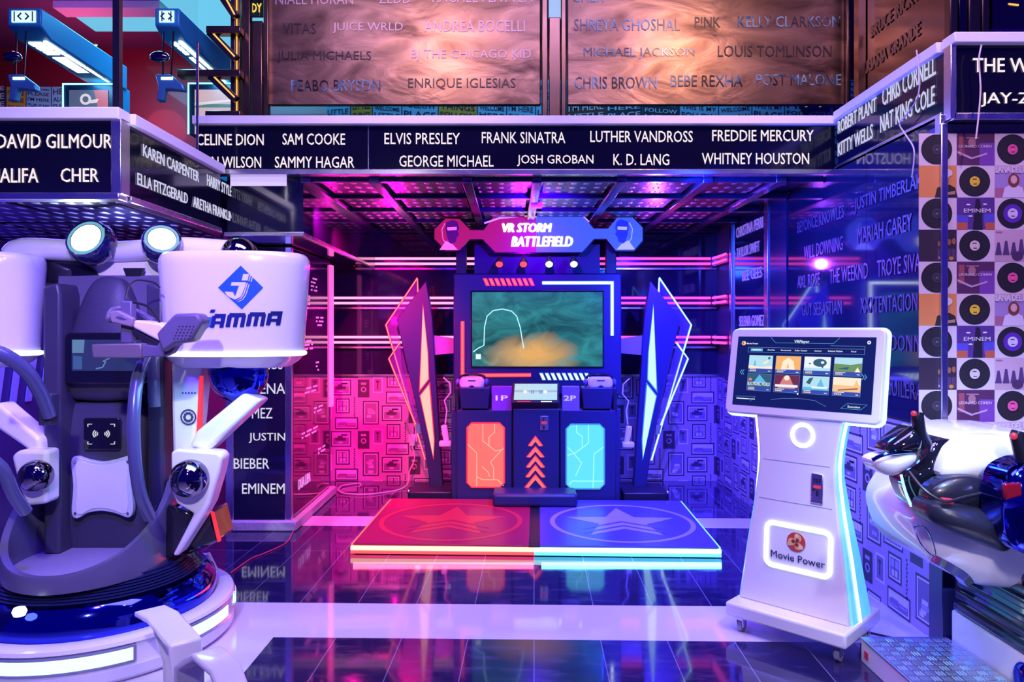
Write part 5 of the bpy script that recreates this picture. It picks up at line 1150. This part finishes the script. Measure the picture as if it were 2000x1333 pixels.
# overhead light machines behind the glass
def gantry(label, x0, x1, Y0, zt, mon, gx):
    Xa, Xb = (x0-CX)*Y0/F, (x1-CX)*Y0/F; t = thing('overhead_game_rig', label, 'arcade machine', ((Xa+Xb)/2, Y0+.9, 2.33), 0, 'upstairs machines behind the glass')
    BL = mat('rig_blue', (.03,.34,.60), .3); zb = zt-.16; Y1 = Y0+1.0
    MB().prism([(Xa,Y0,zt),(Xa,Y0,zb+.05),(Xa,Y0+.1,zb),(Xa,Y1,zb-.02),(Xa,Y1,zt)], (Xb-Xa,0,0)).obj('overhead_box', BL, t, bevel=.01)
    m = MB(); wd = Xb-Xa; zc = zt-.055
    m.box(Xa+.03, Xb-.03, Y0-.006, Y0, zc-.035, zc+.035); fp = m.obj('front_light', E('rig_white', (.65,.92,1), 1.3), t)
    m = MB(); mx = (Xa+Xb)/2
    for s in (-1, 1): m.sweep([(mx+s*.012,Y0-.008,zc+.02),(mx+s*.032,Y0-.008,zc),(mx+s*.012,Y0-.008,zc-.02)], (0,1,0), .003, .008)
    for x in (Xa+.045, Xb-.05): m.box(x, x+.006, Y0-.009, Y0-.006, zc-.03, zc+.03)
    m.obj('arrow_mark', mat('rig_dark', (.01,.05,.12), .4), fp)
    for k in range(4): MB().box(Xb-.05, Xb-.028, Y0+.10+k*.215, Y0+.30+k*.215, zb-.016, zb-.001+.0).obj('tube_light', EW, t)
    for a, b in ((.12,.17),(.19,.24),(.26,.31),(.36,.66)): MB().box(Xa+.05, Xb-.075, Y0+a, Y0+b, zb-.012, zb+.004).obj('panel_light', EW, t)
    MB().box(Xa+.02, Xb-.01, Y1-.12, Y1+.06, 2.33, zb).obj('back_column', BL, t, bevel=.008)
    # monitor with a glowing outline
    (a0, a1, b0, b1) = mon; Ym = Y1-.2
    m = MB(); plate(m, [(a0,b0),(a1,b0),(a1,b1),(a0,b1)], Ym, .12); mo = m.obj('monitor', mat('rig_black', (.01,.02,.05), .3), t)
    m = MB(); m.tube([P(x, y, Ym-.006) for x, y in ((a0,b1),(a0,b0),(a1,b0),(a1,b1))], .007, 6); m.obj('cyan_outline', EC, mo)
    m = MB(); e = (a1-a0)*.12; plate(m, [(a0+e,b0+e),(a1-e,b0+e),(a1-e,b1),(a0+e,b1)], Ym-.004, .003, 0)
    if gx == 0:
        plate(m, [(a0+e+48,b0+e),(a1-e,b0+e),(a1-e,b1),(a0+e+60,b1)], Ym-.006, .001, 1)
        m.disc(P(a0+e+32,b0+e+18,Ym-.008), (0,-1,0), .04, 24, 2, .022); plate(m, [(a0+e+40,b0+e+20),(a1-e-18,b0+e+17),(a1-e-22,b0+e+25),(a0+e+40,b0+e+26)], Ym-.008, .001, 2)
    else:
        plate(m, [(a0+e,b1-60),(a1-e,b1-58),(a1-e,b1-52),(a0+e,b1-52)], Ym-.006, .001, 3); plate(m, [(a0+e,b0+e+26),(a1-e,b0+e+18),(a1-e,b0+e+22),(a0+e,b0+e+32)], Ym-.006, .001, 2)
    m.obj('picture', [E('rig_pic_a%d' % gx, (.10,.12,.25) if gx == 0 else (.75,.50,.55), .8), E('rig_pic_b', (.75,.12,.18), .8), E('rig_pic_c', (.85,.75,.80), .9), E('rig_pic_d', (.10,.25,.22), .7)], mo)
    # gun hanging on two lines from the front of the box
    gc = Vector((Xa+.08, Y0-.02, zb-.28))
    g_ = thing('light_gun', 'blue-lit toy gun hung under the %s upstairs box' % ('left' if gx == 0 else 'right'), 'toy gun', gc, 0, 'hanging guns upstairs')
    G = mat('gun_blue', (.10,.38,.62), .25, .4)
    m = MB(); m.prism([gc+Vector(q) for q in ((-.07,0,.03),(.02,0,.03),(.10,0,-.03),(.11,0,-.07),(.02,0,-.06),(-.01,0,-.06),(-.02,0,-.13),(-.06,0,-.13),(-.05,0,-.04))], (0,.05,0)); m.obj('gun_body', G, g_, bevel=.008)
    MB().box(gc.x-.03, gc.x+.04, gc.y-.004, gc.y, gc.z-.005, gc.z+.010).obj('gun_light', EW, g_)
    m = MB(); m.ell(gc+Vector((-.05,.02,.14)), .06,.03,.035, 18, 10); m.obj('sensor_head', DCHROME, g_)
    m = MB(); m.tube([gc+Vector((-.03,.02,.02)), gc+Vector((-.03,.03,.30))], .006, 6); m.tube([gc+Vector((.02,.02,.02)), gc+Vector((.03,.03,.30))], .006, 6); m.obj('hanging_cable', BLACK, g_)
    lamp('rig_lamp', 'AREA', ((Xa+Xb)/2, Y0+.5, zb-.03), (.12,.6,1), 7, .12, .8, ((Xa+Xb)/2, Y0+.5, 0))
gantry('blue upstairs game rig with glowing box, nearer the glass corner edge on the left', 14, 80, 4.45, 3.36, (123,223,164,226), 0)
gantry('blue upstairs game rig with glowing box, beside the bronze bracket frame', 302, 350, 4.45, 3.36, (368,470,163,262), 1)
# glass balustrade
GLASS.node_tree.nodes['Principled BSDF'].inputs['Transmission Weight'].default_value = 0; GLASS.node_tree.nodes['Principled BSDF'].inputs['Alpha'].default_value = .04
gb = thing('glass_pane', 'clear glass pane standing on the front-facing left name board', 'glass pane', (-2.5, 3.24, 2.37)); MB().box(-3.4,-1.76, 3.225,3.235, 2.362,4.0).obj('pane', GLASS, gb)
MB().box(-1.757,-1.728, 3.22,3.25, 2.362,4.2).obj('corner_post', mat('post_dark', (.03,.03,.06), .25, .6), gb)
gb = thing('glass_pane', 'clear glass pane above the left board that runs back from the corner', 'glass pane', (-1.73, 3.8, 2.37)); MB().box(-1.733,-1.725, 3.27,4.02, 2.362,3.7).obj('pane', GLASS, gb)
MB().box(-1.735,-1.723, 4.02,4.03, 2.362,2.98).obj('edge_clip', CHROME, gb)
# bronze panels with cut-out names
CUT = mat('cut_names', (.1,.1,.1), .25)
def cutm():
    n, l, b = nodes(CUT); tc = n.new('ShaderNodeTexCoord'); t = n.new('ShaderNodeTexNoise'); t.inputs['Scale'].default_value = 5; t.inputs['Detail'].default_value = 3; l.new(tc.outputs['Object'], t.inputs['Vector'])
    cr = n.new('ShaderNodeValToRGB'); e = cr.color_ramp.elements; e[0].position = .30; e[0].color = (.015,.01,.012,1); e[1].position = .75; e[1].color = (.80,.72,.72,1)
    for p, c in ((.44,(.02,.015,.02,1)),(.50,(.06,.20,.32,1)),(.56,(.25,.42,.55,1)),(.62,(.05,.02,.02,1))): q = e.new(p); q.color = c
    l.new(t.outputs['Fac'], cr.inputs[0]); l.new(cr.outputs[0], b.inputs['Base Color'])
cutm()
PALE = mat('cut_names_pale', (.75,.55,.55), .4); DRK = mat('cut_names_dark', (.03,.015,.015), .4)
YQ = 4.70; zq0 = H+(CY-205)*YQ/F
def bronze(label, x0, x1, L):
    t = thing('bronze_name_panel', label, 'metal panel', ((x0+x1)/2*YQ/F, YQ, zq0), 0, 'bronze panels with cut-out names')
    a, b = (x0-CX)*YQ/F, (x1-CX)*YQ/F; MB().box(a, b, YQ, YQ+.04, zq0, 3.75).obj('sheet', BRONZE, t, bevel=.006)
    for st, xa, xb, yb, hp, mt in L:
        m = MB(); m.text(st, P(xa, yb, YQ-.002), (1,0,0), (0,0,1), (xb-xa)*YQ/F, hp*YQ/F, 0, .002, 0); m.obj('lettering', mt, t)
    return t
bronze('bronze panel with cut-out names, in front of the left half of the gallery', 526, 1056, [('NIALL HORAN',538,690,9,21,PALE),('ZEDD',740,802,7,21,PALE),('RACHEL PLATTEN',845,1040,5,21,PALE),('VITAS',552,617,66,21,DRK),('JUICE WRLD',650,787,65,21,PALE),('ANDREA BOCELLI',829,1025,62,22,PALE),
   ('JULIA MICHAELS',541,725,122,22,DRK),('BJ THE CHICAGO KID',803,1037,119,22,PALE),('PEABO BRYSON',569,743,178,22,CUT),('ENRIQUE IGLESIAS',797,1007,175,22,DRK)])
bronze('brighter bronze panel with blue-flecked cut-out names over the right half of the board', 1108, 1652, [('CHER',1117,1180,4,20,CUT),('SHREYA GHOSHAL',1121,1328,60,23,CUT),('P!NK',1357,1407,54,21,DRK),('KELLY CLARKSON',1441,1641,53,21,CUT),('MICHAEL JACKSON',1140,1357,115,22,CUT),('LOUIS TOMLINSON',1402,1624,111,22,DRK),
   ('CHRIS BROWN',1122,1283,173,23,CUT),('BEBE REXHA',1310,1450,169,22,CUT),('POST MALONE',1477,1643,167,22,CUT)])
def post(label, x0, x1, y0, y1, Y=4.66, mt=None, th=.05):
    a, b = P(x0, y1, Y), P(x1, y0, Y); o = MB().box(a.x, b.x, Y, Y+th, a.z, b.z).obj('bronze_post', mt or BRPOST, None, bevel=.006); return tag(o, label, 'post', 'bronze posts on the gallery edge')
BRPOST = rough_noise(mat('bronze_post', (.20,.115,.075), .28, 1.), 6, .2, .4)
zl = 241
post('narrow bronze post beside the bracket frame', 472, 488, -80, zl); post('wide bronze post below the short yellow letters', 492, 512, 40, zl); post('bronze post along the near edge of the first panel', 514, 524, -80, zl)
post('bronze post closing the far edge of the first panel', 1058, 1070, -80, zl); post('short bronze post under the pale blue gap between the panels', 1072, 1095, 33, zl); post('bronze post at the start of the brighter panel', 1096, 1106, -80, zl); post('dark bronze post in the corner by the side panel', 1655, 1662, -80, 215, mt=DBRON, th=.03)
gp = thing('light_slot', 'pale blue lit slot between the two bronze panels', 'light', P(1083, 10, 4.8)); MB().box(P(1072,0,4.75).x, P(1095,0,4.75).x, 4.75, 4.77, P(0,36,4.75).z, 3.7).obj('glow_panel', E('slot_blue', (.40,.58,1), .9), gp)
# bracket frame of bronze bars with thin amber lights
bf = thing('bracket_frame', 'ladder-like bronze bracket frame with amber strips beside the glass', 'metal frame', P(440, 230, 4.6))
for y0, y1, xa in ((50,64,402),(135,149,345),(216,230,400)):
    m = MB(); plate(m, [(xa,y0),(469,y0),(469,y1),(xa,y1)], 4.58, .07); m.obj('bar', BRPOST, bf, bevel=.005)
for (xa, ya), (xb, yb) in (((410,64),(462,116)),((412,149),(462,196)),((432,-10),(462,34))):
    m = MB(); m.sweep([P(xa,ya,4.62),P(xb,yb,4.62)], (0,1,0), .04, .05); m.obj('brace', DBRON, bf, bevel=.004)
    m = MB(); m.sweep([P(xa+6,ya+1,4.598),P(xb-4,yb-6,4.598)], (0,1,0), .004, .010); m.obj('amber_strip', E('amber', (1,.55,.10), 1.2), bf)
m = MB(); plate(m, [(450,-80),(459,-80),(459,240),(450,240)], 4.63, .05); m.obj('upright', DBRON, bf, bevel=.004)
m = MB(); plate(m, [(461,-80),(468,-80),(468,240),(461,240)], 4.65, .05); m.obj('upright', DBRON, bf, bevel=.004)
m = MB(); plate(m, [(461,-80),(463,-80),(463,225),(461,225)], 4.635, .006); m.obj('amber_strip', MATS['amber'], bf)
# side panel and right front posts
sb = thing('bronze_name_panel', 'dark bronze side panel with slanting dark names above the right wall board', 'metal panel', (2.18, 4.0, 2.7), 0, 'bronze panels with cut-out names')
SIDE = mat('side_bronze', (.15,.10,.11), .14, 1.)
MB().box(2.18, 2.22, 3.42, 4.66, 2.70, 3.9).obj('sheet', SIDE, sb)
for st, xa, xb, yb, hp in (('ARIANA GRANDE',1684,1797,150,24),('BRUCE RICKY',1700,1795,76,24)):
    o = PX(xa, yb, 2.176); Y1 = 2.176*F/(xb-CX); m = MB(); m.text(st, o, (0,-1,0), (0,0,1), o.y-Y1, hp*o.y/F, 0, .003, .008); m.obj('lettering', mat('side_cut', (.25,.12,.05), .3), sb)
for x0, x1 in ((1668,1673),):
    o = MB().box(2.13, 2.174, 4.5, 4.56, 2.70, 3.9).obj('bronze_post', BRPOST, None); tag(o, 'thin bronze post standing against the dark side panel', 'post', 'bronze posts on the gallery edge')
rp = thing('bronze_name_panel', 'dark bronze sheet over the board above the record sleeves', 'metal panel', P(1970, 60, 3.35), 0, 'bronze panels with cut-out names')
m = MB(); plate(m, [(1938,-80),(2100,-80),(2100,56),(1938,56)], 3.38, .04); m.obj('sheet', SIDE, rp)
m = MB(); plate(m, [(1970,6),(1990,8),(1990,11),(1972,9)], 3.375, .004); m.obj('amber_mark', MATS['amber'], rp)
for i, (x0, x1, lb) in enumerate(((1856,1872,'bronze post at the corner where the right ledge turns'),(1874,1890,'second bronze post from the corner of the right ledge'),(1893,1916,'widest dark bronze post on the right ledge'),(1919,1934,'dark bronze post touching the sheet over the right ledge'))):
    post(lb, x0, x1, -80, 72, 3.36, DBRON if i != 1 else SIDE)
